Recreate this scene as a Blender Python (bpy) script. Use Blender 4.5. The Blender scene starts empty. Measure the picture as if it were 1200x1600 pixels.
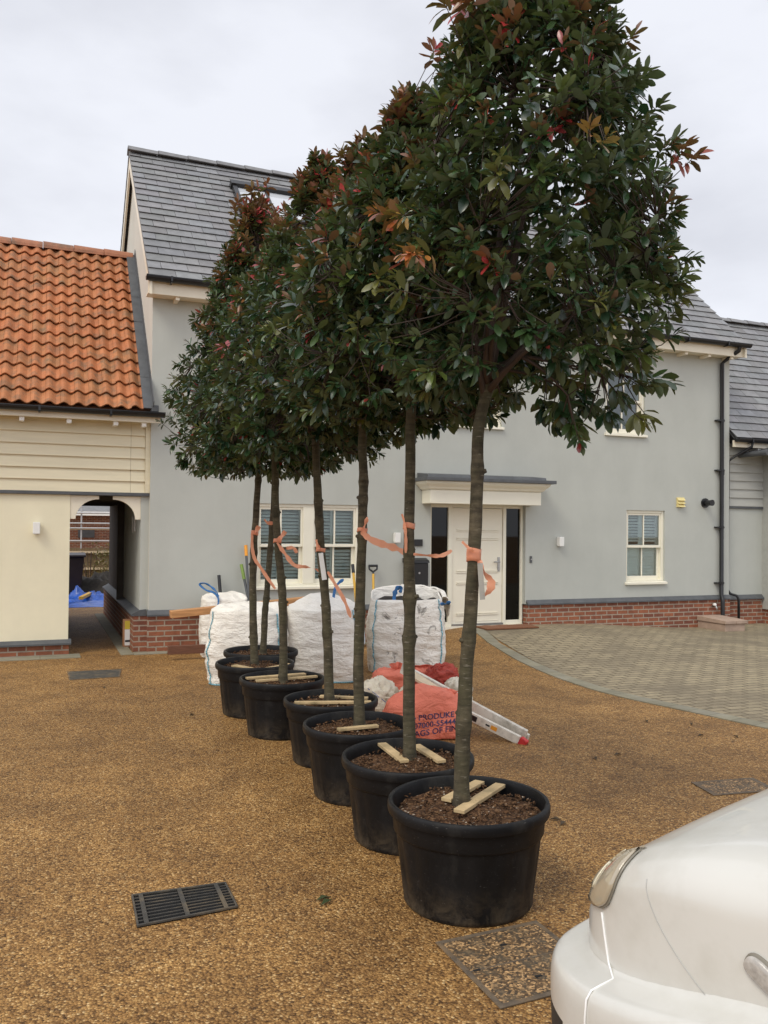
import bpy, math, random
import numpy as np
from mathutils import Vector, Matrix, noise
from mathutils.bvhtree import BVHTree
random.seed(7); RNG = np.random.default_rng(7)
sc = bpy.context.scene; COL = sc.collection; R_ = math.radians

# ------------------------------------------------------------------ camera
F = 1340.0; YAW = R_(22.1); PITCH = R_(0.95); ROLL = R_(0.56)
CAM = Vector((-1.322, -11.043, 1.6))
_fw = Vector((math.sin(YAW)*math.cos(PITCH), math.cos(YAW)*math.cos(PITCH), math.sin(PITCH)))
_rt = Vector((math.cos(YAW), -math.sin(YAW), 0)); _up = _rt.cross(_fw)
RT = _rt*math.cos(ROLL) + _up*math.sin(ROLL); UP = -_rt*math.sin(ROLL) + _up*math.cos(ROLL); FW = _fw
cd = bpy.data.cameras.new('camera'); cam = bpy.data.objects.new('camera', cd); COL.objects.link(cam)
cd.sensor_fit = 'VERTICAL'; cd.sensor_height = 48.0; cd.lens = F/1600*48.0; cd.clip_end = 2000; cd.clip_start = .05
cam.matrix_world = Matrix(((RT.x, UP.x, -FW.x, CAM.x), (RT.y, UP.y, -FW.y, CAM.y), (RT.z, UP.z, -FW.z, CAM.z), (0, 0, 0, 1)))
sc.camera = cam
# ------------------------------------------------------------------ world, sun, exposure
SUN_EL, SUN_AZ = R_(50), R_(238)          # azimuth clockwise from +Y
w = bpy.data.worlds.new('World'); sc.world = w; w.use_nodes = True
nt = w.node_tree; nt.nodes.clear()
def N(t, nt=None, **k):
    n = (nt or NT).nodes.new(t)
    for a, b in k.items(): setattr(n, a, b)
    return n
NT = nt
sky = N('ShaderNodeTexSky', sky_type='NISHITA', sun_disc=False, sun_elevation=SUN_EL, sun_rotation=SUN_AZ)
tc = N('ShaderNodeTexCoord'); mp = N('ShaderNodeMapping'); mp.inputs['Scale'].default_value = (1, 1, 2.2); mp.inputs['Location'].default_value = (3.1, .7, .4)
nz = N('ShaderNodeTexNoise'); nz.inputs['Scale'].default_value = 2.3; nz.inputs['Detail'].default_value = 6; nz.inputs['Roughness'].default_value = .5
rp = N('ShaderNodeValToRGB'); rp.color_ramp.elements[0].position = .36; rp.color_ramp.elements[1].position = .60
rp.color_ramp.elements[0].color = (7.1, 7.25, 7.9, 1); rp.color_ramp.elements[1].color = (9.3, 9.5, 10.2, 1)
dp = N('ShaderNodeVectorMath', operation='DOT_PRODUCT'); dp.inputs[1].default_value = (-.35, -.6, .72)
mr = N('ShaderNodeMapRange'); mr.inputs['From Min'].default_value = -.1; mr.inputs['From Max'].default_value = 1; mr.inputs['To Min'].default_value = 1.0; mr.inputs['To Max'].default_value = 1.6
ml = N('ShaderNodeVectorMath', operation='SCALE')
mx = N('ShaderNodeMix', data_type='RGBA'); mx.inputs['Factor'].default_value = .93
bg = N('ShaderNodeBackground'); bg.inputs['Strength'].default_value = .10; ow = N('ShaderNodeOutputWorld')
L = nt.links.new
L(tc.outputs['Generated'], mp.inputs['Vector']); L(mp.outputs[0], nz.inputs['Vector']); L(nz.outputs['Fac'], rp.inputs['Fac'])
L(tc.outputs['Generated'], dp.inputs[0]); L(dp.outputs['Value'], mr.inputs['Value'])
L(rp.outputs['Color'], ml.inputs[0]); L(mr.outputs['Result'], ml.inputs['Scale'])
L(sky.outputs[0], mx.inputs['A']); L(ml.outputs[0], mx.inputs['B']); L(mx.outputs['Result'], bg.inputs['Color']); L(bg.outputs[0], ow.inputs['Surface'])
sd = bpy.data.lights.new('sun', 'SUN'); sd.energy = 1.5; sd.angle = R_(24); sd.color = (1, .93, .78)
sun = bpy.data.objects.new('sun', sd); COL.objects.link(sun)
sv = Vector((math.sin(SUN_AZ)*math.cos(SUN_EL), math.cos(SUN_AZ)*math.cos(SUN_EL), math.sin(SUN_EL)))
sun.rotation_euler = sv.to_track_quat('Z', 'Y').to_euler(); sun.location = (0, -5, 20)
vs = sc.view_settings; vs.view_transform = 'Standard'; vs.look = 'None'; vs.exposure = 0.0; vs.gamma = 1; vs.use_curve_mapping = False

# ------------------------------------------------------------------ pixel -> point (photo pixels 1200x1600)
def ray(px, py): return FW + RT*((px-600)/F) + UP*((800-py)/F)
def dep(px, py, d): return CAM + ray(px, py)*d
def gnd(px, py, z=0.): r = ray(px, py); return CAM + r*((z-CAM.z)/r.z)
def fy(px, py, y=0.): r = ray(px, py); return CAM + r*((y-CAM.y)/r.y)

# ------------------------------------------------------------------ materials
def new_mat(name):
    global NT
    m = bpy.data.materials.new(name); m.use_nodes = True; NT = m.node_tree
    b = NT.nodes['Principled BSDF']; return m, b, NT.links.new
def setp(b, **k):
    for a, v in k.items():
        a = {'rough': 'Roughness', 'metal': 'Metallic', 'spec': 'Specular IOR Level', 'coat': 'Coat Weight', 'trans': 'Transmission Weight', 'sheen': 'Sheen Weight'}[a]
        b.inputs[a].default_value = v
def rgb(c): return (c[0], c[1], c[2], 1)
def noise_node(scale, detail=4, rough=.55, vec=None, stretch=None, uv=False, dist=0.):
    t = N('ShaderNodeTexCoord'); src = t.outputs['UV' if uv else 'Object']
    if stretch:
        mpp = N('ShaderNodeMapping'); mpp.inputs['Scale'].default_value = stretch; NT.links.new(src, mpp.inputs['Vector']); src = mpp.outputs[0]
    n = N('ShaderNodeTexNoise'); n.inputs['Scale'].default_value = scale; n.inputs['Detail'].default_value = detail; n.inputs['Roughness'].default_value = rough; n.inputs['Distortion'].default_value = dist
    NT.links.new(src, n.inputs['Vector']); return n
def ramp(fac, p0, c0, p1, c1):
    r = N('ShaderNodeValToRGB'); e = r.color_ramp.elements
    e[0].position = p0; e[0].color = rgb(c0) if len(c0) == 3 else c0; e[1].position = p1; e[1].color = rgb(c1) if len(c1) == 3 else c1
    NT.links.new(fac, r.inputs['Fac']); return r
def mixc(fac, a, b, mode='MIX'):
    m = N('ShaderNodeMix', data_type='RGBA', blend_type=mode)
    for s, v in (('Factor', fac), ('A', a), ('B', b)):
        i = [q for q in m.inputs if q.name == s and (q.type == 'VALUE' if s == 'Factor' else q.type == 'RGBA')][0]
        if hasattr(v, 'is_linked'): NT.links.new(v, i)
        else: i.default_value = v if s == 'Factor' else rgb(v)
    return [o for o in m.outputs if o.type == 'RGBA'][0]
def bump(b, h, strength=.3, dist=.01):
    n = N('ShaderNodeBump'); n.inputs['Strength'].default_value = strength; n.inputs['Distance'].default_value = dist
    NT.links.new(h, n.inputs['Height']); NT.links.new(n.outputs[0], b.inputs['Normal']); return n
def sc_(c, k): return tuple(min(1, v*k) for v in c)
def MAT(name, c, rough=.6, var=.12, scale=6, stretch=None, bmp=0, bscale=None, bdist=.004, metal=0, spec=.5, col=False, coat=0, dirt=None, dscale=1.5, detail=5):
    """general surface: two scales of tonal noise, optional dirt colour, fine bump, optional per-face colour attribute"""
    m, b, l = new_mat(name)
    n1 = noise_node(scale, detail, .6, stretch=stretch)
    o = ramp(n1.outputs['Fac'], .3, sc_(c, 1-var), .7, sc_(c, 1+var)).outputs['Color']
    if dirt:
        n2 = noise_node(dscale, 6, .65); f = ramp(n2.outputs['Fac'], .48, (0, 0, 0), .72, (1, 1, 1)).outputs['Color']
        o = mixc(f, o, dirt)
    if col:
        a = N('ShaderNodeAttribute', attribute_name='col'); o = mixc(1.0, o, a.outputs['Color'], 'MULTIPLY')
    l(o, b.inputs['Base Color']); setp(b, rough=rough, metal=metal, spec=spec, coat=coat)
    if bmp:
        n3 = noise_node(bscale or scale*8, 4, .6, stretch=stretch); bump(b, n3.outputs['Fac'], bmp, bdist)
    return m

def brick_mat(name, c1, c2, mortar, bw, bh, gap, scale=1., rough=.85, bdist=.006, dirt=None, rot=0., smooth=.1):
    m, b, l = new_mat(name)
    t = N('ShaderNodeTexCoord'); mpp = N('ShaderNodeMapping'); mpp.inputs['Rotation'].default_value = (0, 0, rot); l(t.outputs['UV'], mpp.inputs['Vector'])
    br = N('ShaderNodeTexBrick'); br.inputs['Scale'].default_value = 1; br.inputs['Brick Width'].default_value = bw; br.inputs['Row Height'].default_value = bh
    br.inputs['Mortar Size'].default_value = gap; br.inputs['Mortar Smooth'].default_value = smooth; br.inputs['Bias'].default_value = 0
    br.inputs['Color1'].default_value = rgb(c1); br.inputs['Color2'].default_value = rgb(c2); br.inputs['Mortar'].default_value = rgb(mortar)
    nv = noise_node(40, 3); mv = N('ShaderNodeVectorMath', operation='SCALE'); mv.inputs['Scale'].default_value = .006
    l(nv.outputs['Color'], mv.inputs[0]); ad = N('ShaderNodeVectorMath', operation='ADD'); l(mpp.outputs[0], ad.inputs[0]); l(mv.outputs[0], ad.inputs[1])
    l(ad.outputs[0], br.inputs['Vector'])
    n = noise_node(9, 6, .7); o = mixc(.55, br.outputs['Color'], ramp(n.outputs['Fac'], .3, (.45, .45, .45), .7, (1.3, 1.25, 1.2)).outputs['Color'], 'MULTIPLY')
    if dirt:
        n2 = noise_node(.7, 6, .65); f = ramp(n2.outputs['Fac'], .47, (0, 0, 0), .66, (.85, .85, .85)).outputs['Color']; o = mixc(f, o, dirt)
    l(o, b.inputs['Base Color']); setp(b, rough=rough, spec=.3)
    inv = N('ShaderNodeMath', operation='SUBTRACT'); inv.inputs[0].default_value = 1; l(br.outputs['Fac'], inv.inputs[1])
    n4 = noise_node(120, 3); a2 = N('ShaderNodeMath', operation='MULTIPLY_ADD'); a2.inputs[1].default_value = .25; l(n4.outputs['Fac'], a2.inputs[0]); l(inv.outputs[0], a2.inputs[2])
    bump(b, a2.outputs[0], .8, bdist); return m

def render_mat(name, c):     # painted sand-cement render: faint mottling, streaks and grain
    m, b, l = new_mat(name)
    n1 = noise_node(1.3, 8, .65); o = ramp(n1.outputs['Fac'], .32, sc_(c, .93), .68, sc_(c, 1.03)).outputs['Color']
    n2 = noise_node(1, 6, .65, stretch=(3, 3, .5)); o = mixc(.35, o, ramp(n2.outputs['Fac'], .35, (.94, .94, .935), .65, (1.03, 1.03, 1.03)).outputs['Color'], 'MULTIPLY')
    l(o, b.inputs['Base Color']); setp(b, rough=.85, spec=.25)
    n3 = noise_node(160, 3); bump(b, n3.outputs['Fac'], .25, .003); return m

M = {}
M['render_grey'] = render_mat('grey_render', (.488, .50, .457))
M['render_cream'] = render_mat('cream_render', (.86, .795, .585))
M['render_pale'] = render_mat('pale_gable_render', (.62, .60, .53))
M['brick'] = brick_mat('red_brick', (.34, .125, .066), (.20, .075, .05), (.38, .31, .24), .20, .066, .009, dirt=None)
M['lead'] = MAT('lead_grey', (.088, .093, .098), .55, .2, 7, bmp=.15)
M['cream'] = MAT('cream_paint', (.80, .73, .58), .45, .04, 3)
M['joinery'] = MAT('cream_joinery', (.84, .80, .66), .35, .03, 3)
M['white'] = MAT('white_paint', (.82, .81, .77), .4, .03, 4)
M['door'] = MAT('door_paint', (.84, .79, .65), .3, .02, 3)
M['board_cream'] = MAT('cream_boards', (.73, .655, .465), .55, .06, 3, stretch=(.6, 6, 6), bmp=.12, bscale=30, col=True)
M['board_grey'] = MAT('grey_boards', (.41, .41, .375), .6, .07, 3, stretch=(.6, 6, 6), bmp=.12, bscale=30, col=True)
M['black'] = MAT('black_plastic', (.012, .012, .013), .35, .2, 6)
M['slate'] = MAT('roof_slate', (.205, .205, .207), .55, .16, 9, bmp=.2, bscale=60, col=True)
M['tile'] = MAT('clay_tile', (.43, .155, .056), .7, .16, 9, bmp=.2, bscale=80, col=True, dirt=(.17, .105, .058), dscale=7)
M['tile_dark'] = MAT('ridge_clay', (.36, .15, .08), .75, .2, 10, bmp=.2, bscale=70, col=True, dirt=(.12, .09, .06), dscale=4)
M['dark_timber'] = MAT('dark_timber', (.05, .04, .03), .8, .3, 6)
M['shutter'] = MAT('shutter_white', (.84, .87, .82), .45, .04, 4)
M['steel'] = MAT('brushed_steel', (.45, .45, .45), .3, .05, 20, metal=1)
M['concrete'] = MAT('concrete', (.33, .32, .28), .85, .18, 8, bmp=.3, bscale=90, dirt=(.20, .18, .14))
def glass_mat(name, tint=(.9, .95, .95), rough=.01, ior=1.5):
    m, b, l = new_mat(name); NT.nodes.remove(b); out = NT.nodes['Material Output']
    tr = N('ShaderNodeBsdfTransparent'); tr.inputs[0].default_value = rgb(tint); gl = N('ShaderNodeBsdfGlossy'); gl.inputs['Roughness'].default_value = rough
    fr = N('ShaderNodeFresnel'); fr.inputs['IOR'].default_value = ior; mxx = N('ShaderNodeMixShader')
    l(fr.outputs[0], mxx.inputs[0]); l(tr.outputs[0], mxx.inputs[1]); l(gl.outputs[0], mxx.inputs[2]); l(mxx.outputs[0], out.inputs['Surface']); return m
M['glass'] = glass_mat('window_glass')
M['glass_dark'] = glass_mat('tinted_glass', (.10, .11, .115), .02, 1.45)

# ------------------------------------------------------------------ mesh builder
class MB:
    def __init__(s): s.v = []; s.f = []; s.c = []; s.m = []; s.cc = (1, 1, 1); s.mi = 0
    def add(s, vs, fs):
        o = len(s.v); s.v += [tuple(q) for q in vs]
        for q in fs: s.f.append(tuple(i+o for i in q)); s.c.append(s.cc); s.m.append(s.mi)
    def box(s, x0, x1, y0, y1, z0, z1):
        s.add([(x0, y0, z0), (x1, y0, z0), (x1, y1, z0), (x0, y1, z0), (x0, y0, z1), (x1, y0, z1), (x1, y1, z1), (x0, y1, z1)],
              [(0, 3, 2, 1), (4, 5, 6, 7), (0, 1, 5, 4), (1, 2, 6, 5), (2, 3, 7, 6), (3, 0, 4, 7)]); return s
    def obox(s, c, ax, ay, az):     # centre and three half-axis vectors
        c, ax, ay, az = Vector(c), Vector(ax), Vector(ay), Vector(az)
        p = [c+sx*ax+sy*ay+sz*az for sz in (-1, 1) for sx, sy in ((-1, -1), (1, -1), (1, 1), (-1, 1))]
        fs = [(0, 3, 2, 1), (4, 5, 6, 7), (0, 1, 5, 4), (1, 2, 6, 5), (2, 3, 7, 6), (3, 0, 4, 7)]
        if ax.cross(ay).dot(az) < 0: fs = [q[::-1] for q in fs]
        s.add(p, fs); return s
    def bar(s, a, b, wd, ht, up=(0, 0, 1)):
        a, b = Vector(a), Vector(b); d = b-a; sx = d.cross(Vector(up)).normalized(); sz = sx.cross(d).normalized()
        return s.obox((a+b)/2, d/2, sx*wd/2, sz*ht/2)
    def quad(s, *p): s.add(p, [tuple(range(len(p)))]); return s
    def prism(s, poly, axis, a, b):    # poly in the other two axes (cyclic order), extruded from a to b
        n = len(poly)
        def P(q, t): return {'x': (t, q[0], q[1]), 'y': (q[0], t, q[1]), 'z': (q[0], q[1], t)}[axis]
        vs = [P(q, a) for q in poly]+[P(q, b) for q in poly]
        area = sum(poly[i][0]*poly[(i+1) % n][1]-poly[(i+1) % n][0]*poly[i][1] for i in range(n))
        fl = (area > 0) ^ (axis == 'y') ^ (b < a)
        fs = [tuple(range(n))[::-1], tuple(range(n, 2*n))]+[(i, (i+1) % n, n+(i+1) % n, n+i) for i in range(n)]
        if not fl: fs = [q[::-1] for q in fs]
        s.add(vs, fs); return s
    def tube(s, pts, r, n=8, caps=True):
        pts = [Vector(p) for p in pts]; rs = r if isinstance(r, (list, tuple)) else [r]*len(pts)
        vs = []; u = None
        for i, p in enumerate(pts):
            t = (pts[min(i+1, len(pts)-1)]-pts[max(i-1, 0)]).normalized()
            if u is None: u = t.orthogonal().normalized()
            else: u = (u-t*u.dot(t)).normalized()
            v = t.cross(u)
            vs += [p+(u*math.cos(2*math.pi*k/n)+v*math.sin(2*math.pi*k/n))*rs[i] for k in range(n)]
        fs = [(i*n+k, i*n+(k+1) % n, (i+1)*n+(k+1) % n, (i+1)*n+k) for i in range(len(pts)-1) for k in range(n)]
        if caps: fs += [tuple(range(n))[::-1], tuple(range((len(pts)-1)*n, len(pts)*n))]
        s.add(vs, fs); return s
    def lathe(s, prof, n=48, c=(0, 0, 0), fn=None):
        vs = []
        for r, z in prof:
            for k in range(n):
                a = 2*math.pi*k/n; q = r+(fn(a, z) if fn else 0); vs.append((c[0]+q*math.cos(a), c[1]+q*math.sin(a), c[2]+z))
        fs = [(i*n+k, i*n+(k+1) % n, (i+1)*n+(k+1) % n, (i+1)*n+k) for i in range(len(prof)-1) for k in range(n)]
        s.add(vs, fs); return s
    def grid(s, P, nu, nv, closed=False):   # P(i,j) for i<nu, j<nv
        vs = [P(i, j) for j in range(nv) for i in range(nu)]; k = nu if closed else nu-1
        s.add(vs, [(j*nu+i, j*nu+(i+1) % nu, (j+1)*nu+(i+1) % nu, (j+1)*nu+i) for j in range(nv-1) for i in range(k)]); return s
    def build(s, name, mats, parent=None, smooth=False, bevel=0., sharp=None, uv=True, thick=0.):
        off = world_off(parent); me = bpy.data.meshes.new(name)
        me.from_pydata([(x-off[0], y-off[1], z-off[2]) for x, y, z in s.v], [], s.f)
        for m in (mats if isinstance(mats, (list, tuple)) else [mats]): me.materials.append(M[m] if isinstance(m, str) else m)
        me.polygons.foreach_set('material_index', s.m)
        nl = len(me.loops); tot = [len(q) for q in s.f]
        if uv:
            U = me.uv_layers.new(name='UVMap'); arr = np.empty((nl, 2), np.float32); V = np.array(s.v, np.float32); i = 0
            for p, q in zip(me.polygons, s.f):
                nx, ny, nz_ = (abs(t) for t in p.normal); pts = V[list(q)]
                if nz_ >= nx and nz_ >= ny: arr[i:i+len(q)] = pts[:, (0, 1)]
                elif ny >= nx: arr[i:i+len(q)] = pts[:, (0, 2)]
                else: arr[i:i+len(q)] = pts[:, (1, 2)]
                i += len(q)
            U.data.foreach_set('uv', arr.ravel())
        A = me.color_attributes.new('col', 'FLOAT_COLOR', 'CORNER')
        A.data.foreach_set('color', np.repeat(np.array([(c[0], c[1], c[2], 1) for c in s.c], np.float32), tot, axis=0).ravel())
        if smooth: me.polygons.foreach_set('use_smooth', [True]*len(me.polygons))
        if smooth and sharp: me.set_sharp_from_angle(angle=R_(sharp))
        me.update(); o = bpy.data.objects.new(name, me); COL.objects.link(o); o.parent = parent
        if thick: q = o.modifiers.new('thickness', 'SOLIDIFY'); q.thickness = thick; q.offset = 0
        if bevel: q = o.modifiers.new('bevel', 'BEVEL'); q.width = bevel; q.segments = 2; q.limit_method = 'ANGLE'
        return o
def world_off(p):
    o = Vector((0, 0, 0))
    while p is not None: o += Vector(p.location); p = p.parent
    return o
def thing(name, loc, label, cat, group=None):
    o = bpy.data.objects.new(name, None); COL.objects.link(o); o.location = loc; o.empty_display_size = .1; return tag(o, label, cat, group)
def tag(o, label, cat, group=None):
    o['label'] = label; o['category'] = cat
    if group: o['group'] = group
    return o
def struct(o, label=None, cat=None, kind='structure'):
    o['kind'] = kind
    if label: o['label'] = label
    if cat: o['category'] = cat
    return o
def solo(mb, name, mat, loc, label, cat, group=None, **k):    # a thing that is one mesh, its origin at its base
    e = bpy.data.objects.new('tmp', None); e.location = loc
    o = mb.build(name, mat, None, **k)
    for v in o.data.vertices: v.co -= Vector(loc)
    o.location = loc; bpy.data.objects.remove(e); return tag(o, label, cat, group)
def jit(a): return 1+random.uniform(-a, a)
def nz3(p, s=1., seed=0): return noise.noise(Vector(p)*s+Vector((seed*7.3, seed*3.1, seed*1.7)))
def smooth01(a, b, x): t = min(1, max(0, (x-a)/(b-a))); return t*t*(3-2*t)
# ------------------------------------------------------------------ ground, paving
def gh(x, y): return .15*smooth01(-3.4, -.2, y)*smooth01(3.3, 4.5, x)*(1-smooth01(5.8, 8.8, x))
def gravel_mat():
    m, b, l = new_mat('resin_bound_gravel')
    t = N('ShaderNodeTexCoord'); v = N('ShaderNodeTexVoronoi'); v.inputs['Scale'].default_value = 112; l(t.outputs['Object'], v.inputs['Vector'])
    sp = N('ShaderNodeSeparateColor'); l(v.outputs['Color'], sp.inputs[0])
    r = N('ShaderNodeValToRGB'); e = r.color_ramp.elements; r.color_ramp.interpolation = 'LINEAR'
    e[0].position = 0; e[0].color = (.12, .065, .026, 1); e[1].position = 1; e[1].color = (.78, .59, .36, 1)
    for p, c in ((.2, (.27, .15, .056)), (.5, (.40, .23, .088)), (.78, (.51, .31, .13)), (.92, (.62, .41, .19))):
        q = e.new(p); q.color = rgb(c)
    l(sp.outputs[0], r.inputs['Fac'])
    dk = ramp(v.outputs['Distance'], .35, (1.0, 1.0, 1.0), .9, (.5, .47, .43)).outputs['Color']
    o = mixc(1.0, r.outputs['Color'], dk, 'MULTIPLY')
    n1 = noise_node(.55, 7, .62, dist=.6); o = mixc(1.0, o, ramp(n1.outputs['Fac'], .36, (.80, .77, .73), .62, (1.10, 1.09, 1.06)).outputs['Color'], 'MULTIPLY')
    n2 = noise_node(2.6, 6, .7, dist=.4); o = mixc(.8, o, ramp(n2.outputs['Fac'], .35, (.66, .63, .6), .6, (1.1, 1.1, 1.08)).outputs['Color'], 'MULTIPLY')
    n5 = noise_node(22, 4, .7); o = mixc(.5, o, ramp(n5.outputs['Fac'], .32, (.5, .47, .44), .55, (1.12, 1.12, 1.1)).outputs['Color'], 'MULTIPLY')
    o = mixc(1.0, o, (.93, .86, .70), 'MULTIPLY')
    l(o, b.inputs['Base Color']); setp(b, rough=.62, spec=.35)
    iv = N('ShaderNodeMath', operation='SUBTRACT'); iv.inputs[0].default_value = 1; l(v.outputs['Distance'], iv.inputs[1]); bump(b, iv.outputs[0], 1.0, .006); return m
M['gravel'] = gravel_mat()
def lin(a, b, n): return [a+(b-a)*i/n for i in range(n+1)]
xs = [-120, -40, -14]+lin(-6, 2.7, 12)+lin(3, 9.4, 32)+[10, 12, 16, 40, 120]
ys = [-120, -40, -14]+lin(-12, -4, 10)+lin(-3.6, .6, 21)+[3, 8, 14, 40, 120, 300]
g = MB().grid(lambda i, j: (xs[i], ys[j], gh(xs[i], ys[j])), len(xs), len(ys)); struct(g.build('ground', 'gravel', smooth=True), 'golden brown resin bound gravel courtyard', 'ground')

# block paving with a curved kerb of pale setts
kerb_pts = [(4.55, .3), (4.50, .05), (4.36, -.45), (4.17, -1.14), (3.98, -2.2), (3.85, -3.2), (3.80, -3.95), (3.86, -4.5), (3.97, -4.95), (4.15, -5.8), (4.45, -7.0), (4.9, -8.4), (5.6, -10)]
def kx(y):
    for (xa, ya), (xb, yb) in zip(kerb_pts, kerb_pts[1:]):
        if yb <= y <= ya: return xa+(xb-xa)*(ya-y)/(ya-yb)
    return kerb_pts[-1][0]
M['paving'] = brick_mat('block_paving', (.36, .305, .20), (.285, .24, .16), (.12, .095, .06), .21, .105, .008, rough=.75, bdist=.004, dirt=(.17, .14, .095), rot=R_(0))
M['kerb'] = MAT('pale_setts', (.235, .215, .15), .8, .14, 7, bmp=.3, bscale=80, col=True, dirt=(.27, .25, .2))
yy = lin(-10, .3, 80); nx = 30
def PV(i, j):
    y = yy[j]; a = kx(y)+.17; x = a+(16-a)*(i/(nx-1))**1.4; return (x, y, gh(x, y)+.006)
struct(MB().grid(PV, nx, len(yy)).build('paving', 'paving', smooth=True), 'grey brown block paving in front of the house', 'paving')
kb = MB(); s = 0.
pts = [Vector((kx(y), y, 0)) for y in lin(.28, -10, 400)]; acc = 0; last = pts[0]
for p in pts[1:]:
    if (p-last).length >= .2:
        d = (p-last).normalized(); q = d.cross(Vector((0, 0, 1))); q = -q if q.x < 0 else q
        a, b2 = last+d*.004, p-d*.003; wv = q*.165; kb.cc = (jit(.12),)*3
        z1 = gh(a.x, a.y)+.011; z2 = gh(b2.x, b2.y)+.011
        T = [(a.x, a.y, z1), (b2.x, b2.y, z2), (b2.x+wv.x, b2.y+wv.y, z2), (a.x+wv.x, a.y+wv.y, z1)]; Bm = [(x, y, z-.05) for x, y, z in T]
        kb.add(T+Bm, [(0, 1, 2, 3), (0, 4, 5, 1), (1, 5, 6, 2), (2, 6, 7, 3), (3, 7, 4, 0)]); last = p
struct(kb.build('kerb_strip', 'kerb', bevel=.004), 'pale sett kerb edging the block paving', 'kerb')
es = MB()
def slabs(x0, x1, y0, y1, L_=.3):
    x = x0
    while x < x1-.02: es.cc = (jit(.1),)*3; es.box(x+.003, min(x+L_, x1), y0, y1, -.05, .012); x += L_
slabs(-8, -.78, -.22, .075, .45); slabs(-.34, -.19, -.16, 4.9, .2); slabs(-.19, 3.9, -.2, -.03, .4)
struct(es.build('edging_slabs', 'kerb', bevel=.004), 'narrow pale concrete edging along the house walls', 'edging')

# ------------------------------------------------------------------ shared building helpers
def wall_open(mb, x0, x1, z0, z1, y, ops, depth):
    X = sorted({x0, x1, *[o[0] for o in ops], *[o[1] for o in ops]}); Z = sorted({z0, z1, *[o[2] for o in ops], *[o[3] for o in ops]})
    for i in range(len(X)-1):
        for j in range(len(Z)-1):
            cx, cz = (X[i]+X[i+1])/2, (Z[j]+Z[j+1])/2
            if any(o[0] < cx < o[1] and o[2] < cz < o[3] for o in ops): continue
            mb.quad((X[i], y, Z[j]), (X[i+1], y, Z[j]), (X[i+1], y, Z[j+1]), (X[i], y, Z[j+1]))
            mb.quad((X[i], y+depth, Z[j+1]), (X[i+1], y+depth, Z[j+1]), (X[i+1], y+depth, Z[j]), (X[i], y+depth, Z[j]))
    for a, b, c, d in ops:
        e = y+depth
        mb.quad((a, y, c), (a, y, d), (a, e, d), (a, e, c)); mb.quad((b, y, d), (b, y, c), (b, e, c), (b, e, d))
        mb.quad((a, y, d), (b, y, d), (b, e, d), (a, e, d))
        if c > z0+.01: mb.quad((a, y, c), (a, e, c), (b, e, c), (b, y, c))
def slate_roof(mb, x0, x1, e, r, gauge, width, hole=None):
    """overlapping slates, one slab each, on the slope from eave e=(y,z) to ridge r=(y,z)"""
    ev, rv = Vector((0, e[0], e[1])), Vector((0, r[0], r[1])); Ls = (rv-ev).length; d = (rv-ev)/Ls; X = Vector((1, 0, 0)); n = X.cross(d)
    if n.z < 0: n = -n
    rows = int(Ls/gauge)+1; g2 = Ls/rows
    for i in range(rows):
        x = x0-(width/2 if i % 2 else 0)
        while x < x1:
            a, b = max(x, x0), min(x+width-.005, x1); x += width
            if b-a < .03: continue
            if hole and a < hole[1] and b > hole[0] and (i+.5)*g2 > hole[2] and (i+.5)*g2 < hole[3]: continue
            k = jit(.16); mb.cc = (k*jit(.03), k, k*jit(.03))
            s0 = i*g2+random.uniform(-.004, .004); s1 = min((i+1)*g2+.03, Ls); n0 = .025+random.uniform(-.002, .002); n1 = .005
            P = [ev+X*xx+d*s_+n*(h) for h0 in (0, .008) for s_, h in ((s0, n0+h0), (s1, n1+h0)) for xx in (a, b)]
            mb.add(P, [(4, 5, 7, 6), (0, 1, 5, 4), (1, 3, 7, 5), (0, 4, 6, 2), (2, 6, 7, 3), (0, 2, 3, 1)])
def ridge_tiles(mb, x0, x1, y, z, L_, r, n=8, ang=.95):
    x = x0
    while x < x1-.03:
        b = min(x+L_, x1); k = jit(.12); mb.cc = (k, k, k)
        A = [(-ang*math.pi/2+ang*math.pi*i/(n-1)) for i in range(n)]
        vs = []
        for xx, dr in ((x, .012), (b-.006, 0)):
            for rr in (r+dr, r+dr-.02): vs += [(xx, y+rr*math.sin(a), z+rr*math.cos(a)-r*.45) for a in A]
        fs = []
        for i in range(n-1):
            fs += [(i, 2*n+i, 2*n+i+1, i+1), (n+i, n+i+1, 3*n+i+1, 3*n+i), (i, i+1, n+i+1, n+i), (2*n+i, 3*n+i, 3*n+i+1, 2*n+i+1)]
        fs += [(0, n, 3*n, 2*n), (n-1, 3*n-1, 4*n-1, 2*n-1)]
        mb.add(vs, fs); x = b
def gutter(name, x0, x1, y, z, parent, r=.055):
    m = MB(); n = 9; A = [math.pi+math.pi*i/(n-1) for i in range(n)]
    for k, rr in ((0, r), (1, r-.008)):
        pts = [(y+rr*math.cos(a), z+rr*math.sin(a)) for a in A]
        for i in range(n-1):
            q = [(x0, *pts[i]), (x1, *pts[i]), (x1, *pts[i+1]), (x0, *pts[i+1])]; m.quad(*(q if k else q[::-1]))
    for s in (-1, 1): m.box(x0, x1, y+s*r-.006, y+s*r+.006, z-.004, z+.008)
    for xx in (x0, x1):
        m.add([(xx, y, z)]+[(xx, y+r*math.cos(a), z+r*math.sin(a)) for a in A], [(0, i, i+1) for i in range(1, n)])
    x = x0+.3
    while x < x1: m.box(x-.012, x+.012, y-r-.009, y+r, z-r-.012, z-r+.001); m.box(x-.012, x+.012, y-r-.009, y-r-.0065, z-r-.01, z+.012); x += .8
    return m.build(name, 'black', parent)
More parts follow.
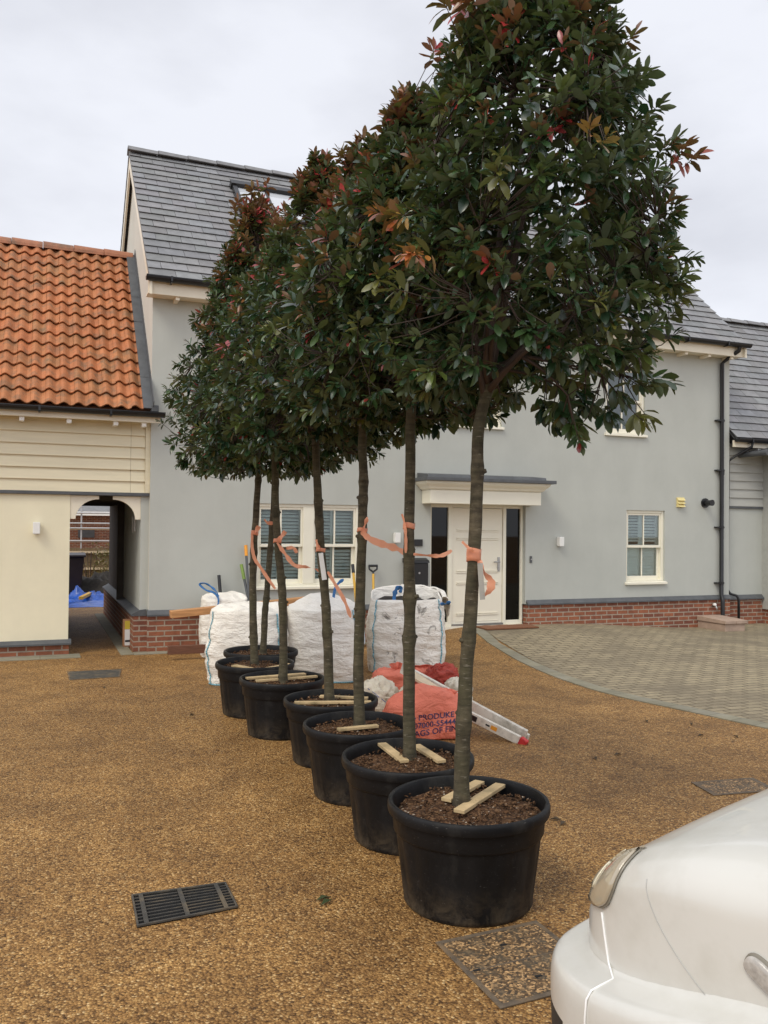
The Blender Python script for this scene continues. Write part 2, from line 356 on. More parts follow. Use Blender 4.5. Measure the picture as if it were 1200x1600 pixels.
def sash_window(par, x0, x1, z0, z1, y=0., lights=1, slats=True, tilt=(50, 50), label=None):
    fr = MB(); f = .042; yf = y+.028; yb = y+.15; zb = z0+.05
    fr.box(x0, x0+f, yf, yb, zb, z1); fr.box(x1-f, x1, yf, yb, zb, z1); fr.box(x0+f, x1-f, yf, yb, z1-f, z1); fr.box(x0+f, x1-f, yf, yb, zb, zb+.02)
    segs = []; mw = .15
    if lights == 2: xm = (x0+x1)/2; fr.box(xm-mw/2, xm+mw/2, yf-.004, yb, zb+.02, z1-f); segs = [(x0+f, xm-mw/2), (xm+mw/2, x1-f)]
    else: segs = [(x0+f, x1-f)]
    win = fr.build('window', 'joinery', par, bevel=.004)
    if label: win['label'] = label
    si = MB(); si.prism([(y-.045, z0), (y+.16, z0), (y+.16, zb-.001), (y+.025, zb-.001), (y-.045, z0+.034)], 'x', x0-.025, x1+.025); si.build('sill', 'joinery', win, bevel=.003)
    zm = zb+.02+(z1-f-zb-.02)*.5
    for a, b in segs:
        for up in (1, 0):
            s = MB(); ya = y+.045 if up else y+.088; yc = ya+.036; st = .03; c0, c1 = (zm-.02, z1-f) if up else (zb+.02, zm+.02); rb = .04 if up else .06
            st2 = st if up else st+.012
            s.box(a, a+st2, ya, yc, c0, c1); s.box(b-st2, b, ya, yc, c0, c1); s.box(a+st2, b-st2, ya, yc, c1-.035, c1); s.box(a+st2, b-st2, ya, yc, c0, c0+rb)
            xm = (a+b)/2; s.box(xm-.011, xm+.011, ya+.004, yc-.004, c0+rb, c1-.035); s.build('sash', 'joinery', win, bevel=.003)
            p = MB(); p.box(a+st2, b-st2, ya+.016, ya+.02, c0+rb, c1-.035); p.build('pane', 'glass', win)
        if slats:
            sh = MB(); ys = y+.135; xm = (a+b)/2
            for q0, q1 in ((a, xm-.004), (xm+.004, b)):
                sh.box(q0, q0+.03, ys, ys+.025, zb, z1); sh.box(q1-.03, q1, ys, ys+.025, zb, z1); sh.box(q0+.03, q1-.03, ys, ys+.025, zm-.03, zm+.03)
                zz = zb+.03; 
                while zz < z1-.02:
                    if abs(zz-zm) > .045:
                        tl = R_(tilt[1] if zz > zm else tilt[0])
                        sh.obox(((q0+q1)/2, ys+.012, zz), ((q1-q0)/2-.031, 0, 0), (0, .027*math.cos(tl), .027*math.sin(tl)), (0, -.004*math.sin(tl), .004*math.cos(tl)))
                    zz += .047
            sh.build('shutter', 'shutter', win)
    return win

# ------------------------------------------------------------------ the grey house
W = 9.35; YB = 5.1; EV = (-.30, 4.62); RG = (2.55, 7.30)
house = thing('grey_house', (4.7, 0, 0), 'grey rendered two storey house with slate roof, cream sash windows and red brick base', 'house')
OPS = [(1.36, 2.80, .75, 1.885), (7.27, 8.02, .72, 1.89), (6.87, 7.62, 3.045, 4.15), (4.27, 5.02, 3.035, 4.12), (3.88, 5.44, .10, 1.93)]
wm = MB(); wall_open(wm, 0, W, .46, 4.62, 0, [o for o in OPS if o[2] > .3]+[(3.88, 5.44, .46, 1.93)], .24)
wm.quad((W, 0, 0), (W, YB, 0), (W, YB, 4.62), (W, 0, 4.62)); wm.quad((W, YB, 0), (0, YB, 0), (0, YB, 4.62), (W, YB, 4.62)); wm.quad((W, 0, 4.62), (W, YB, 4.62), (W, 2.55, 7.2))
wm.box(.02, W-.02, .3, YB-.02, .02, .06)
wm.build('wall', 'render_grey', house)
wm = MB(); wm.quad((0, 0, .46), (0, 0, 4.62), (0, YB, 4.62), (0, YB, .46)); wm.quad((0, YB, 4.62), (0, 0, 4.62), (0, 2.55, 7.2)); wm.build('gable_wall', 'render_pale', house)
pl = MB()
for a, b in ((-.012, 3.86), (5.46, W+.012)): pl.box(a, b, -.016, .2, 0, .445)
pl.box(-.012, .2, .2, YB, 0, .445); pl.box(-.172, -.012, .06, YB, 0, .445)
pl.build('plinth', 'brick', house)
cp = MB()
for a, b in ((-.02, 3.86), (5.46, W+.012)): cp.prism([(-.05, .447), (.02, .447), (.02, .53), (.0, .522), (-.05, .468)], 'x', a, b)
cp.prism([(-.20, .447), (-.022, .447), (-.022, .53), (-.10, .522), (-.20, .468)], 'y', .05, YB)
cp.build('plinth_cap', 'lead', house)
for i, o in enumerate(OPS[:4]):
    sash_window(house, *o, lights=2 if i == 0 else 1, slats=i != 2, tilt=((35, 35), (74, 30), (0, 0), (30, 30))[i],
                label=('wide pair of cream sash windows with open louvred shutters', 'single cream sash window with closed lower shutters', 'upper cream sash window without shutters, behind the leaves', 'upper cream sash window with open shutters')[i])
# door set
df = MB(); y0, y1 = .075, .17; zb = .165; zt = 1.93
for a, b in ((3.88, 3.93), (4.20, 4.262), (5.105, 5.155), (5.405, 5.44)): df.box(a, b, y0, y1, zb, zt)
for a, b in ((3.93, 4.20), (4.262, 5.105), (5.155, 5.405)): df.box(a, b, y0, y1, zt-.05, zt)
for a, b in ((3.93, 4.20), (5.155, 5.405)): df.box(a, b, y0, y1, zb, zb+.06)
df.box(3.88, 5.44, .05, .2, .06, zb-.001)
frm = df.build('door_frame', 'joinery', house, bevel=.004)
for a, b in ((3.93, 4.20), (5.155, 5.405)):
    MB().box(a, b, .11, .118, zb+.06, zt-.05).build('sidelight', 'glass_dark', frm)
    MB().box(a, b, .30, .31, zb, zt).build('blind', M['lead'], frm)
dl = MB(); dl.box(4.268, 5.099, .095, .145, zb+.028, zt-.055)
dl.box(4.33, 5.04, .0895, .094, zb+.06, zb+.07)
for py in (829, 842, 893, 911, 959):
    z = fy(745, py, .09).z
    for dz in (-.012, .012): dl.box(4.34, 5.03, .083, .0945, z+dz-.006, z+dz+.006)
door = dl.build('door', 'door', house, bevel=.003)
hd = MB(); p = fy(779, 880, .09); hd.box(p.x-.018, p.x+.018, .083, .0945, p.z-.12, p.z+.09); hd.tube([(p.x, .083, p.z+.02), (p.x, .05, p.z+.02), (p.x-.10, .045, p.z+.02)], .011); hd.tube([(p.x, .084, p.z-.06), (p.x, .074, p.z-.06)], .014, 12)
hd.build('handle', 'steel', door, bevel=.002)
MB().box(4.262, 5.105, .06, .15, zb, zb+.027).build('threshold', 'steel', frm)
# porch canopy
cn = MB(); cn.box(3.74, 5.53, -.28, -.002, 1.925, 2.115)
prof = [(0, 2.116), (.03, 2.13), (.045, 2.155), (.085, 2.19), (.10, 2.21), (.10, 2.235)]
for (o0, za), (o1, zb2) in zip(prof, prof[1:]):
    xa, xb, ya = 3.74-o0, 5.53+o0, -.28-o0; xc, xd, yc = 3.74-o1, 5.53+o1, -.28-o1
    cn.quad((xa, ya, za), (xb, ya, za), (xd, yc, zb2), (xc, yc, zb2)); cn.quad((xa, 0, za), (xa, ya, za), (xc, yc, zb2), (xc, 0, zb2)); cn.quad((xb, ya, za), (xb, 0, za), (xd, 0, zb2), (xd, yc, zb2))
can = cn.build('porch_canopy', 'joinery', house, bevel=.004)
cr = MB(); cr.box(3.61, 5.70, -.43, -.002, 2.236, 2.285); cr.prism([(-.38, 2.2855), (-.002, 2.2855), (-.002, 2.36), (-.36, 2.325)], 'x', 3.66, 5.56); cr.build('canopy_roof', 'lead', can, bevel=.006)
# roof
HOLE = None
rf = MB(); slate_roof(rf, -.085, W+.085, EV, RG, .2, .33); slate_roof(rf, -.085, W+.085, (YB+.3, 4.62), RG, .2, .33)
rf.cc = (.5, .5, .5)
for sgn, e in ((1, EV), (-1, (YB+.3, 4.62))): rf.add([(-.08, e[0], e[1]-.0), (W+.08, e[0], e[1]), (W+.08, RG[0], RG[1]), (-.08, RG[0], RG[1]), (-.08, e[0], e[1]-.05), (W+.08, e[0], e[1]-.05), (W+.08, RG[0], RG[1]-.05), (-.08, RG[0], RG[1]-.05)], [(0, 1, 2, 3), (4, 7, 6, 5), (0, 4, 5, 1), (0, 3, 7, 4), (1, 5, 6, 2)])
roof = rf.build('roof', 'slate', house)
rt_ = MB(); ridge_tiles(rt_, -.1, W+.1, RG[0], RG[1]+.01, .45, .13, 5, .8); rt_.build('ridge_tiles', 'slate', roof)
# skylight on the front slope
dv = Vector((0, RG[0]-EV[0], RG[1]-EV[1])).normalized(); nv = Vector((0, -dv.z, dv.y)); SL = lambda x, s, n: Vector((x, EV[0], EV[1]))+dv*s+nv*n
sk = MB(); xa, xb, s0, s1 = 1.37, 2.42, 2.05, 3.13
def fbar(mb, x0, x1, a, b, n0, n1): mb.obox((SL(x0, a, n0)+SL(x1, b, n1))/2, ((x1-x0)/2, 0, 0), dv*(b-a)/2, nv*(n1-n0)/2)
fbar(sk, xa, xa+.07, s0, s1, .0, .105); fbar(sk, xb-.07, xb, s0, s1, .0, .105); fbar(sk, xa+.07, xb-.07, s0, s0+.07, 0, .10); fbar(sk, xa-.02, xb+.02, s1-.10, s1+.03, 0, .13)
fbar(sk, (xa+xb)/2-.02, (xa+xb)/2+.02, s0+.07, s1-.1, .02, .085)
sko = sk.build('roof_window', 'black', roof, bevel=.006)
gp = MB(); fbar(gp, xa+.07, xb-.07, s0+.07, s1-.10, .06, .066)
M['sky_reflection_glass'] = MAT('roof_window_glass', (.55, .57, .6), .06, .02, 2, spec=1.0); gp.build('pane', 'sky_reflection_glass', sko)  # pale base colour stands for the sky reflected in the pane
# eaves
fa = MB(); fa.box(-.085, W+.085, -.245, -.215, 4.43, 4.60); fa.box(-.085, W+.085, -.214, -.001, 4.44, 4.465)
for k in range(20): fa.box(.25+k*.47, .30+k*.47, -.212, -.001, 4.39, 4.439)
fa.build('fascia', 'cream', house, bevel=.003)
for e, sg in ((EV[0], 1), (YB+.3, -1)):
    a = Vector((0, e, 4.565)); b = Vector((0, RG[0], RG[1]-.055)); d = (b-a).normalized(); dn = Vector((0, 0, -1))*.19
    for x0 in (-.075, W+.045):
        bg_ = MB()
        bg_.add([(x0, *a.yz), (x0, *b.yz), (x0, *(b+dn).yz), (x0, *(a+dn*.8).yz), (x0+.03, *a.yz), (x0+.03, *b.yz), (x0+.03, *(b+dn).yz), (x0+.03, *(a+dn*.8).yz)], [(0, 1, 2, 3), (7, 6, 5, 4), (0, 4, 5, 1), (2, 6, 7, 3), (0, 3, 7, 4)]); bg_.build('bargeboard', 'cream', house)
gutter('gutter', -.12, W+.13, -.315, 4.625, house)
dpp = MB(); q = 9.14; yb_ = -.055
dpp.tube([(q+.12, -.315, 4.58), (q+.12, -.30, 4.52), (q+.06, -.16, 4.43), (q, yb_, 4.34), (q, yb_, .53), (q-.01, yb_-.04, .46), (q-.02, yb_-.05, .40), (q-.02, yb_-.05, .05)], .034, 12)
for py in (657, 735, 824, 911): z = fy(1124, py, yb_).z; dpp.box(q-.11, q+.045, yb_-.02, -.002, z-.012, z+.012); dpp.tube([(q, yb_, z-.02), (q, yb_, z+.02)], .041, 12)
dpp.tube([(q, yb_, 2.5), (q, yb_, 2.56)], .041, 12); dpp.build('downpipe', 'black', house, smooth=True, sharp=40)

# ------------------------------------------------------------------ things on the front wall
def wall_lamp(x, z, y, label):
    t = thing('wall_lamp', (x, y, z), label, 'wall lamp', 'white up and down lamps on the house walls')
    MB().box(x-.035, x+.035, y-.02, y-.001, z-.05, z+.05).build('back_plate', 'white', t, bevel=.003)
    b = MB(); b.box(x-.04, x+.04, y-.095, y-.021, z-.07, z+.07); b.build('lamp_shade', 'white', t, bevel=.006)
    MB().tube([(x, y-.058, z-.0705), (x, y-.058, z-.074)], .028, 16).build('lens', 'steel', t)
p = fy(871, 844); wall_lamp(p.x+.02, p.z-.02, 0, 'small white box lamp on the grey wall right of the front door')
p = fy(620, 840); wall_lamp(p.x-.02, p.z, 0, 'small white box lamp on the grey wall left of the front door')
p = fy(57, 825, .08); wall_lamp(p.x, p.z, .08, 'small white box lamp on the cream wall beside the passage')
mbx = thing('mailbox', (3.63, 0, .77), 'black metal mailbox on the grey wall left of the front door', 'mailbox')
m = MB(); m.box(3.46, 3.80, -.11, -.002, .77, 1.09); bo = m.build('box_body', 'black', mbx, bevel=.008)
m = MB(); m.prism([(-.125, 1.092), (-.002, 1.092), (-.002, 1.16), (-.10, 1.125)], 'x', 3.445, 3.815); m.build('lid', 'black', mbx, bevel=.006)
m = MB(); m.tube([(3.66, -.111, .95), (3.66, -.116, .95)], .015, 12); m.build('lock', 'steel', bo)
solo(MB().box(3.53, 3.75, -.02, -.002, 1.325, 1.42), 'house_sign', 'black', (3.64, 0, 1.325), 'small blank black sign plate above the mailbox', 'sign', bevel=.003)
p = fy(829, 874); t = thing('doorbell', (p.x, 0, p.z-.04), 'slim grey doorbell on the wall right of the front door', 'doorbell')
MB().box(p.x-.018, p.x+.018, -.018, -.002, p.z-.05, p.z+.05).build('bell_case', 'lead', t, bevel=.004); MB().tube([(p.x, -.0185, p.z), (p.x, -.024, p.z)], .011, 12).build('button', 'steel', t)
p = fy(1062.5, 785); M['yellow_plastic'] = MAT('yellowed_plastic', (.75, .63, .28), .5, .06, 8)
t = thing('air_vent', (p.x, 0, p.z-.08), 'small square yellowed plastic air vent on the grey wall', 'vent')
m = MB(); m.box(p.x-.075, p.x+.075, -.018, -.002, p.z-.08, p.z+.08); m.build('vent_frame', 'yellow_plastic', t, bevel=.003); m = MB()
for k in range(3): m.prism([(-.055, p.z-.072+k*.05), (-.0185, p.z-.072+k*.05), (-.0185, p.z-.028+k*.05)], 'x', p.x-.07, p.x+.07)
m.build('louvre', 'yellow_plastic', t)
p = fy(1101, 786); t = thing('boiler_flue', (p.x, 0, p.z-.06), 'black round boiler flue beside the downpipe', 'flue')
MB().lathe([(0, 0), (.07, 0), (.075, .012), (.05, .03), (.045, .14), (.0, .14)], 20).build('tmp', 'black') if False else None
m = MB(); m.tube([(p.x, -.002, p.z), (p.x, -.025, p.z)], .078, 20); m.build('flange', 'black', t, smooth=True, sharp=40); m = MB(); m.tube([(p.x, -.026, p.z), (p.x, -.16, p.z)], .045, 16); m.tube([(p.x, -.161, p.z), (p.x, -.175, p.z)], .05, 16); m.build('flue_pipe', 'black', t, smooth=True, sharp=40)
p = fy(1114, 947, -.03); t = thing('outdoor_tap', (p.x, 0, p.z-.05), 'small white outdoor tap on the brick base by the downpipe', 'tap')
m = MB(); m.tube([(p.x, -.02, p.z), (p.x, -.10, p.z), (p.x, -.12, p.z-.05)], .014, 10); m.build('spout', 'steel', t, smooth=True); m = MB(); m.lathe([(.0, .0), (.028, .0), (.03, .02), (.02, .035), (0, .036)], 14, (p.x, -.07, p.z+.014)); m.build('tap_handle', 'white', t, smooth=True, sharp=40)

# stone step block and doormat
p0 = gnd(1105, 979); M['stone'] = MAT('brown_stone', (.40, .29, .22), .85, .15, 8, bmp=.3, bscale=70)
t = thing('stone_step', (8.87, -.3, 0), 'low brown stone step with a sloping top against the brick base', 'step')
m = MB(); m.box(8.68, 9.08, -.62, -.02, 0, .12); m.build('base', 'stone', t, bevel=.008)
for a, b in ((8.66, 8.875), (8.88, 9.10)): MB().prism([(-.65, .121), (-.02, .121), (-.02, .20), (-.12, .20), (-.65, .175)], 'x', a, b).build('slab', 'stone', t, bevel=.008)
M['coir'] = MAT('coir_mat', (.20, .085, .04), .95, .25, 60, bmp=.8, bscale=220)
m = MB(); 
def mt(i, j): x = 4.55+.85*i/16; y = -.45+.36*j/6; return (x, y, gh(x, y)+.022+.004*nz3((x, y, 0), 9))
m.grid(mt, 17, 7); solo(m, 'doormat', 'coir', (4.97, -.27, .14), 'brown coir doormat lying before the front door', 'doormat', thick=.018)

# ------------------------------------------------------------------ left outbuilding with pantile roof and passage
LY = .08; LX0 = -8.; OX0, OX1 = -.935, -.10
lb = thing('cream_outbuilding', (-3, LY, 0), 'low cream outbuilding with orange pantile roof, boarding and an arched passage', 'building')
m = MB(); m.box(LX0, OX0, LY, LY+.2, .17, 1.945); m.box(OX0-.2, OX0, LY+.2, 4.9, .17, 2.0); m.box(LX0, OX0-.2, 4.7, 4.9, .17, 3); m.build('wall', 'render_cream', lb)
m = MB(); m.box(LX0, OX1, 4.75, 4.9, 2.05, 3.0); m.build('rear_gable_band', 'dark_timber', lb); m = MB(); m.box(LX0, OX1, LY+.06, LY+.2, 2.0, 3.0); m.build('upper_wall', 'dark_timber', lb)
m = MB(); m.box(OX1, -.0005, LY, 2.2, .46, 2.0); m.build('passage_wall', 'render_grey', lb); m = MB(); m.box(OX1+.01, -.0005, 2.201, YB, .46, 2.0); m.build('passage_wall_painted_shade', 'dark_timber', lb)  # far stretch of wall given a dark colour in place of passage shade
m = MB(); m.box(OX0, OX1, LY+.06, 4.9, 2.0, 2.05); 
for k in range(9): m.box(OX0, OX1, .5+k*.5, .56+k*.5, 1.9, 1.999)
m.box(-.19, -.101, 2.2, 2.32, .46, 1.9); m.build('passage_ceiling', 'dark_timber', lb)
m = MB(); m.box(LX0, OX0+.01, LY-.015, LY+.15, 0, .128); m.box(OX0-.15, OX0+.01, LY+.15, 4.9, 0, .128); m.build('plinth', 'brick', lb)
m = MB(); m.prism([(LY-.06, .13), (LY+.05, .13), (LY+.05, .195), (LY-.005, .19), (LY-.06, .15)], 'x', LX0, OX0+.035); m.build('plinth_cap', 'lead', lb)
m = MB(); m.box(LX0, -.001, LY-.045, LY+.05, 1.946, 1.985); m.build('lead_band', 'lead', lb, bevel=.004)
m = MB(); z = 1.987; k = 0
while z < 2.95:
    c = jit(.03); m.cc = (c, c, c)
    for xa, xb in ((LX0, -.235), (-.232, -.06)): m.prism([(LY-.034, z), (LY+.055, z), (LY+.055, z+.146), (LY-.008, z+.146)], 'x', xa, xb)
    z += .143
m.cc = (1, 1, 1); m.box(-.058, -.001, LY-.045, LY+.05, 1.987, 2.99); m.build('weatherboarding', 'board_cream', lb)
for sgn in (1, -1):
    xo = OX0 if sgn > 0 else OX1; zt2 = 1.943; zl = fy(221, 812, LY).z; wd = .335; poly = [(xo, zl), (xo, zt2), (xo+sgn*wd, zt2), (xo+sgn*wd, zt2-.045)]
    for i in range(13): a = math.pi/2*i/12; poly.append((xo+sgn*(wd-(wd-.065)*math.sin(a)), zl+(zt2-.045-zl)*math.cos(a)))
    m = MB(); m.prism(poly, 'y', LY+.01, LY+.06); m.build('arch_brace', 'cream', lb, bevel=.003)
# pantiles
def pantiles(mb, x0, x1, e, r, gauge, width):
    ev, rv = Vector((0, *e)), Vector((0, *r)); Ls = (rv-ev).length; d = (rv-ev)/Ls; n = Vector((1, 0, 0)).cross(d)
    rows = round(Ls/gauge); g2 = Ls/rows; ns = 8; nc = int((x1-x0)/width)+1
    for i in range(rows):
        for c in range(nc):
            xb = x1-c*width; xa = xb-width; k = jit(.10); tint = random.random(); warm = random.uniform(-.06, .06)
            mb.cc = (k*(1-.1*(tint > .8)), k*(1+warm), k*(1+warm*1.4)); vs = []; sj = random.uniform(-.010, .010); nj = random.uniform(0, .009)
            s0 = i*g2+sj-.012; s1 = (i+1)*g2+.02
            for s_, lf in ((s0, .040+nj), (s0+.02, .041+nj), ((s0+s1)/2, .026+nj), (s1, .008)):
                for q in range(ns+1):
                    u = q/ns; h = .027*math.sin(2*math.pi*(u-.02))+.008*u; vs.append(ev+Vector((xa+u*(width+.004), 0, 0))+d*s_+n*(lf+h+.02))
            o = len(vs)
            for q in range(ns+1): vs.append(Vector(vs[q])-n*.016)
            fs = [(j*(ns+1)+q, j*(ns+1)+q+1, (j+1)*(ns+1)+q+1, (j+1)*(ns+1)+q) for j in range(3) for q in range(ns)]
            fs += [(o+q, o+q+1, q+1, q) for q in range(ns)]
            mb.add(vs, fs)
LE = (-.17, 2.985); LR = (2.35, 5.58)
m = MB(); pantiles(m, LX0, -.10, LE, LR, .235, .163); m.cc = (.35, .35, .35)
for e, sg in ((LE, 1), ((4.95, 2.985), -1)): m.add([(LX0, *e), (-.002, *e), (-.002, *LR), (LX0, *LR), (LX0, e[0], e[1]-.05), (-.002, e[0], e[1]-.05), (-.002, LR[0], LR[1]-.05), (LX0, LR[0], LR[1]-.05)], [(0, 1, 2, 3), (4, 7, 6, 5), (0, 4, 5, 1)])
lroof = m.build('roof', 'tile', lb, smooth=True, sharp=35)
m = MB(); ridge_tiles(m, LX0, .0, LR[0], LR[1]+.045, .42, .115, 10, 1.0); m.build('ridge_tiles', 'tile_dark', lroof)
d_ = (Vector((0, *LR))-Vector((0, *LE))); Ld = d_.length; d_ /= Ld; n_ = Vector((1, 0, 0)).cross(d_); m = MB(); s_ = -.03
while s_ < Ld-.05:
    b = min(s_+.62, Ld); m.obox(Vector((-.062, *LE))+d_*(s_+b)/2+n_*(.083+.003*(int(s_*10) % 2)), (.06, 0, 0), d_*(b-s_+.02)/2, n_*.006); m.obox(Vector((-.0065, *LE))+d_*(s_+b)/2+n_*.13, (.004, 0, 0), d_*(b-s_)/2, n_*.055); s_ = b
m.build('lead_flashing', 'lead', lb)
m = MB(); m.box(LX0, .10, -.155, -.125, 2.85, 2.965); m.box(LX0, -.001, -.124, .04, 2.94, 2.964); m.build('fascia', 'cream', lb, bevel=.003)
for px in (34, 108, 181, 225): p = fy(px, 652, -.1); MB().box(p.x-.028, p.x+.028, -.124, .03, 2.80, 2.849).build('rafter_end', 'white', lb, bevel=.003)
gutter('gutter', LX0, .14, -.215, 2.965, lb)
m = MB(); m.box(-.03, .06, -.26, -.16, 2.975, 3.06); m.build('gutter_end', 'lead', lb, bevel=.01)

# ------------------------------------------------------------------ right annexe
ax = thing('grey_annexe', (11, .15, 0), 'low grey boarded annexe with slate roof at the right edge', 'building')
AY = .15; AX1 = 17; AE = (-.14, 3.11); AR = (2.4, 5.80)
m = MB(); m.box(W+.001, 10.25, AY, AY+.2, .47, 1.955); m.build('wall', 'render_grey', ax)
m = MB(); m.box(W+.001, 10.25, AY-.016, AY+.2, 0, .42); m.build('plinth', 'brick', ax)
m = MB(); m.prism([(AY-.06, .422), (AY+.05, .422), (AY+.05, .51), (AY-.003, .50), (AY-.06, .445)], 'x', W+.014, 10.25); m.build('plinth_cap', 'lead', ax); m = MB(); m.box(W+.001, 10.25, AY-.03, AY+.1, 1.956, 1.995); m.build('lead_band', 'lead', ax)
def boards(m, x0, x1, y, z0, z1, pitch=.143, ax_='x'):
    z = z0
    while z < z1-.03:
        c = jit(.04); m.cc = (c, c, c); zt = min(z+pitch+.004, z1)
        P = [(y-.034, z), (y+.05, z), (y+.05, zt), (y-.008, zt)]; m.prism(P, 'x', x0, x1) if ax_ == 'x' else m.prism(P, 'y', x0, x1); z += pitch
m = MB(); boards(m, W+.001, 10.22, AY, 1.997, 3.05); boards(m, 10.32, AX1, AY-.22, .25, 2.95); m.cc = (1, 1, 1); m.box(10.22, 10.318, AY-.27, AY+.05, .25, 3.0); m.build('weatherboarding', 'board_grey', ax)
m = MB(); m.box(10.25, AX1, AY-.2, AY, 0, .25); m.build('bay_plinth', 'brick', ax)
m = MB(); m.box(W+.02, AX1, AY+.2, 4.8, .02, 3.0); m.build('rear_wall', 'render_grey', ax)
m = MB(); slate_roof(m, W+.01, AX1, AE, AR, .2, .33); m.cc = (.5, .5, .5)
for e in (AE, (4.95, 3.11)): m.add([(W+.01, *e), (AX1, *e), (AX1, *AR), (W+.01, *AR), (W+.01, e[0], e[1]-.05), (AX1, e[0], e[1]-.05), (AX1, AR[0], AR[1]-.05), (W+.01, AR[0], AR[1]-.05)], [(0, 1, 2, 3), (4, 7, 6, 5), (0, 4, 5, 1)])
arf = m.build('roof', 'slate', ax); m = MB(); ridge_tiles(m, W, AX1, AR[0], AR[1]+.01, .45, .13, 5, .8); m.build('ridge_tiles', 'slate', arf)
m = MB(); m.box(W+.01, 10.25, -.09, -.06, 2.97, 3.08); m.build('fascia', 'cream', ax, bevel=.003); m = MB()
for x in (9.95,): m.box(x-.03, x+.03, -.058, AY, 2.9, 2.965)
m.build('rafter_end', 'white', ax); gutter('gutter', W+.01, 10.2, -.155, 3.10, ax)
m = MB(); m.tube([(9.70, -.155, 3.05), (9.70, -.14, 2.98), (9.52, .07, 2.82), (9.42, .09, 2.74), (9.405, .09, .60), (9.44, .06, .53), (9.52, .0, .50), (9.545, -.02, .44), (9.545, -.02, .03)], .022, 10); m.build('downpipe', 'black', ax, smooth=True)
m = MB(); a0 = Vector((9.86, -.42, 2.80)); a1 = Vector((11.6, -.42, 3.30)); 
for y in (-.42,): m.bar(a0, a1, .03, .10)
m.build('bay_bargeboard', 'cream', ax); m = MB(); m.add([(9.72, -.47, 2.82), (13.5, -.47, 3.92), (13.5, .14, 3.92), (9.72, .14, 2.82), (9.72, -.47, 2.88), (13.5, -.47, 3.98), (13.5, .14, 3.98), (9.72, .14, 2.88)], [(0, 3, 2, 1), (4, 5, 6, 7), (0, 1, 5, 4), (0, 4, 7, 3), (2, 3, 7, 6)]); m.tube([(9.70, -.48, 2.86), (9.70, .14, 2.86)], .045, 10)
m.build('bay_roof', M['lead'], ax); MB().box(10.0, 10.06, -.40, -.2, 2.72, 2.78).build('bay_rafter_end', 'white', ax)
# ------------------------------------------------------------------ potted trees
def bark_mat():
    m, b, l = new_mat('bark')
    n1 = noise_node(14, 6, .65, stretch=(1, 1, .7)); o = ramp(n1.outputs['Fac'], .3, (.033, .027, .018), .7, (.115, .094, .064)).outputs['Color']
    n2 = noise_node(9, 5, .7, stretch=(.6, .6, 4.5)); o = mixc(.7, o, ramp(n2.outputs['Fac'], .38, (.5, .48, .45), .62, (1.5, 1.5, 1.35)).outputs['Color'], 'MULTIPLY')
    n3 = noise_node(4, 4, .6); o = mixc(ramp(n3.outputs['Fac'], .42, (0, 0, 0), .65, (.55, .55, .55)).outputs['Color'], o, (.065, .066, .032))
    n4 = noise_node(55, 2, .5, stretch=(.5, .5, 2.5)); o = mixc(ramp(n4.outputs['Fac'], .64, (0, 0, 0), .72, (.5, .5, .5)).outputs['Color'], o, (.25, .22, .17))
    l(o, b.inputs['Base Color']); setp(b, rough=.8, spec=.25); n5 = noise_node(40, 5, .7, stretch=(.8, .8, 2)); bump(b, n5.outputs['Fac'], .7, .006); return m
M['bark'] = bark_mat(); M['twig'] = MAT('twig_bark', (.05, .03, .02), .7, .3, 20)
def leaf_mat():
    m, b, l = new_mat('glossy_leaf')
    a = N('ShaderNodeAttribute', attribute_name='col'); g = N('ShaderNodeNewGeometry')
    under = mixc(.55, a.outputs['Color'], (.13, .16, .075)); o = mixc(g.outputs['Backfacing'], a.outputs['Color'], under)
    l(o, b.inputs['Base Color']); r = N('ShaderNodeMapRange'); r.inputs['To Min'].default_value = .27; r.inputs['To Max'].default_value = .7; l(g.outputs['Backfacing'], r.inputs['Value']); l(r.outputs[0], b.inputs['Roughness'])
    b.inputs['Specular IOR Level'].default_value = .7
    t = N('ShaderNodeBsdfTranslucent'); tcx = mixc(1.0, o, (1.0, 1.1, .6), 'MULTIPLY'); l(tcx, t.inputs['Color']); mxs = N('ShaderNodeMixShader'); mxs.inputs[0].default_value = .18
    l(b.outputs[0], mxs.inputs[1]); l(t.outputs[0], mxs.inputs[2]); l(mxs.outputs[0], NT.nodes['Material Output'].inputs['Surface']); return m
M['leaf'] = leaf_mat()
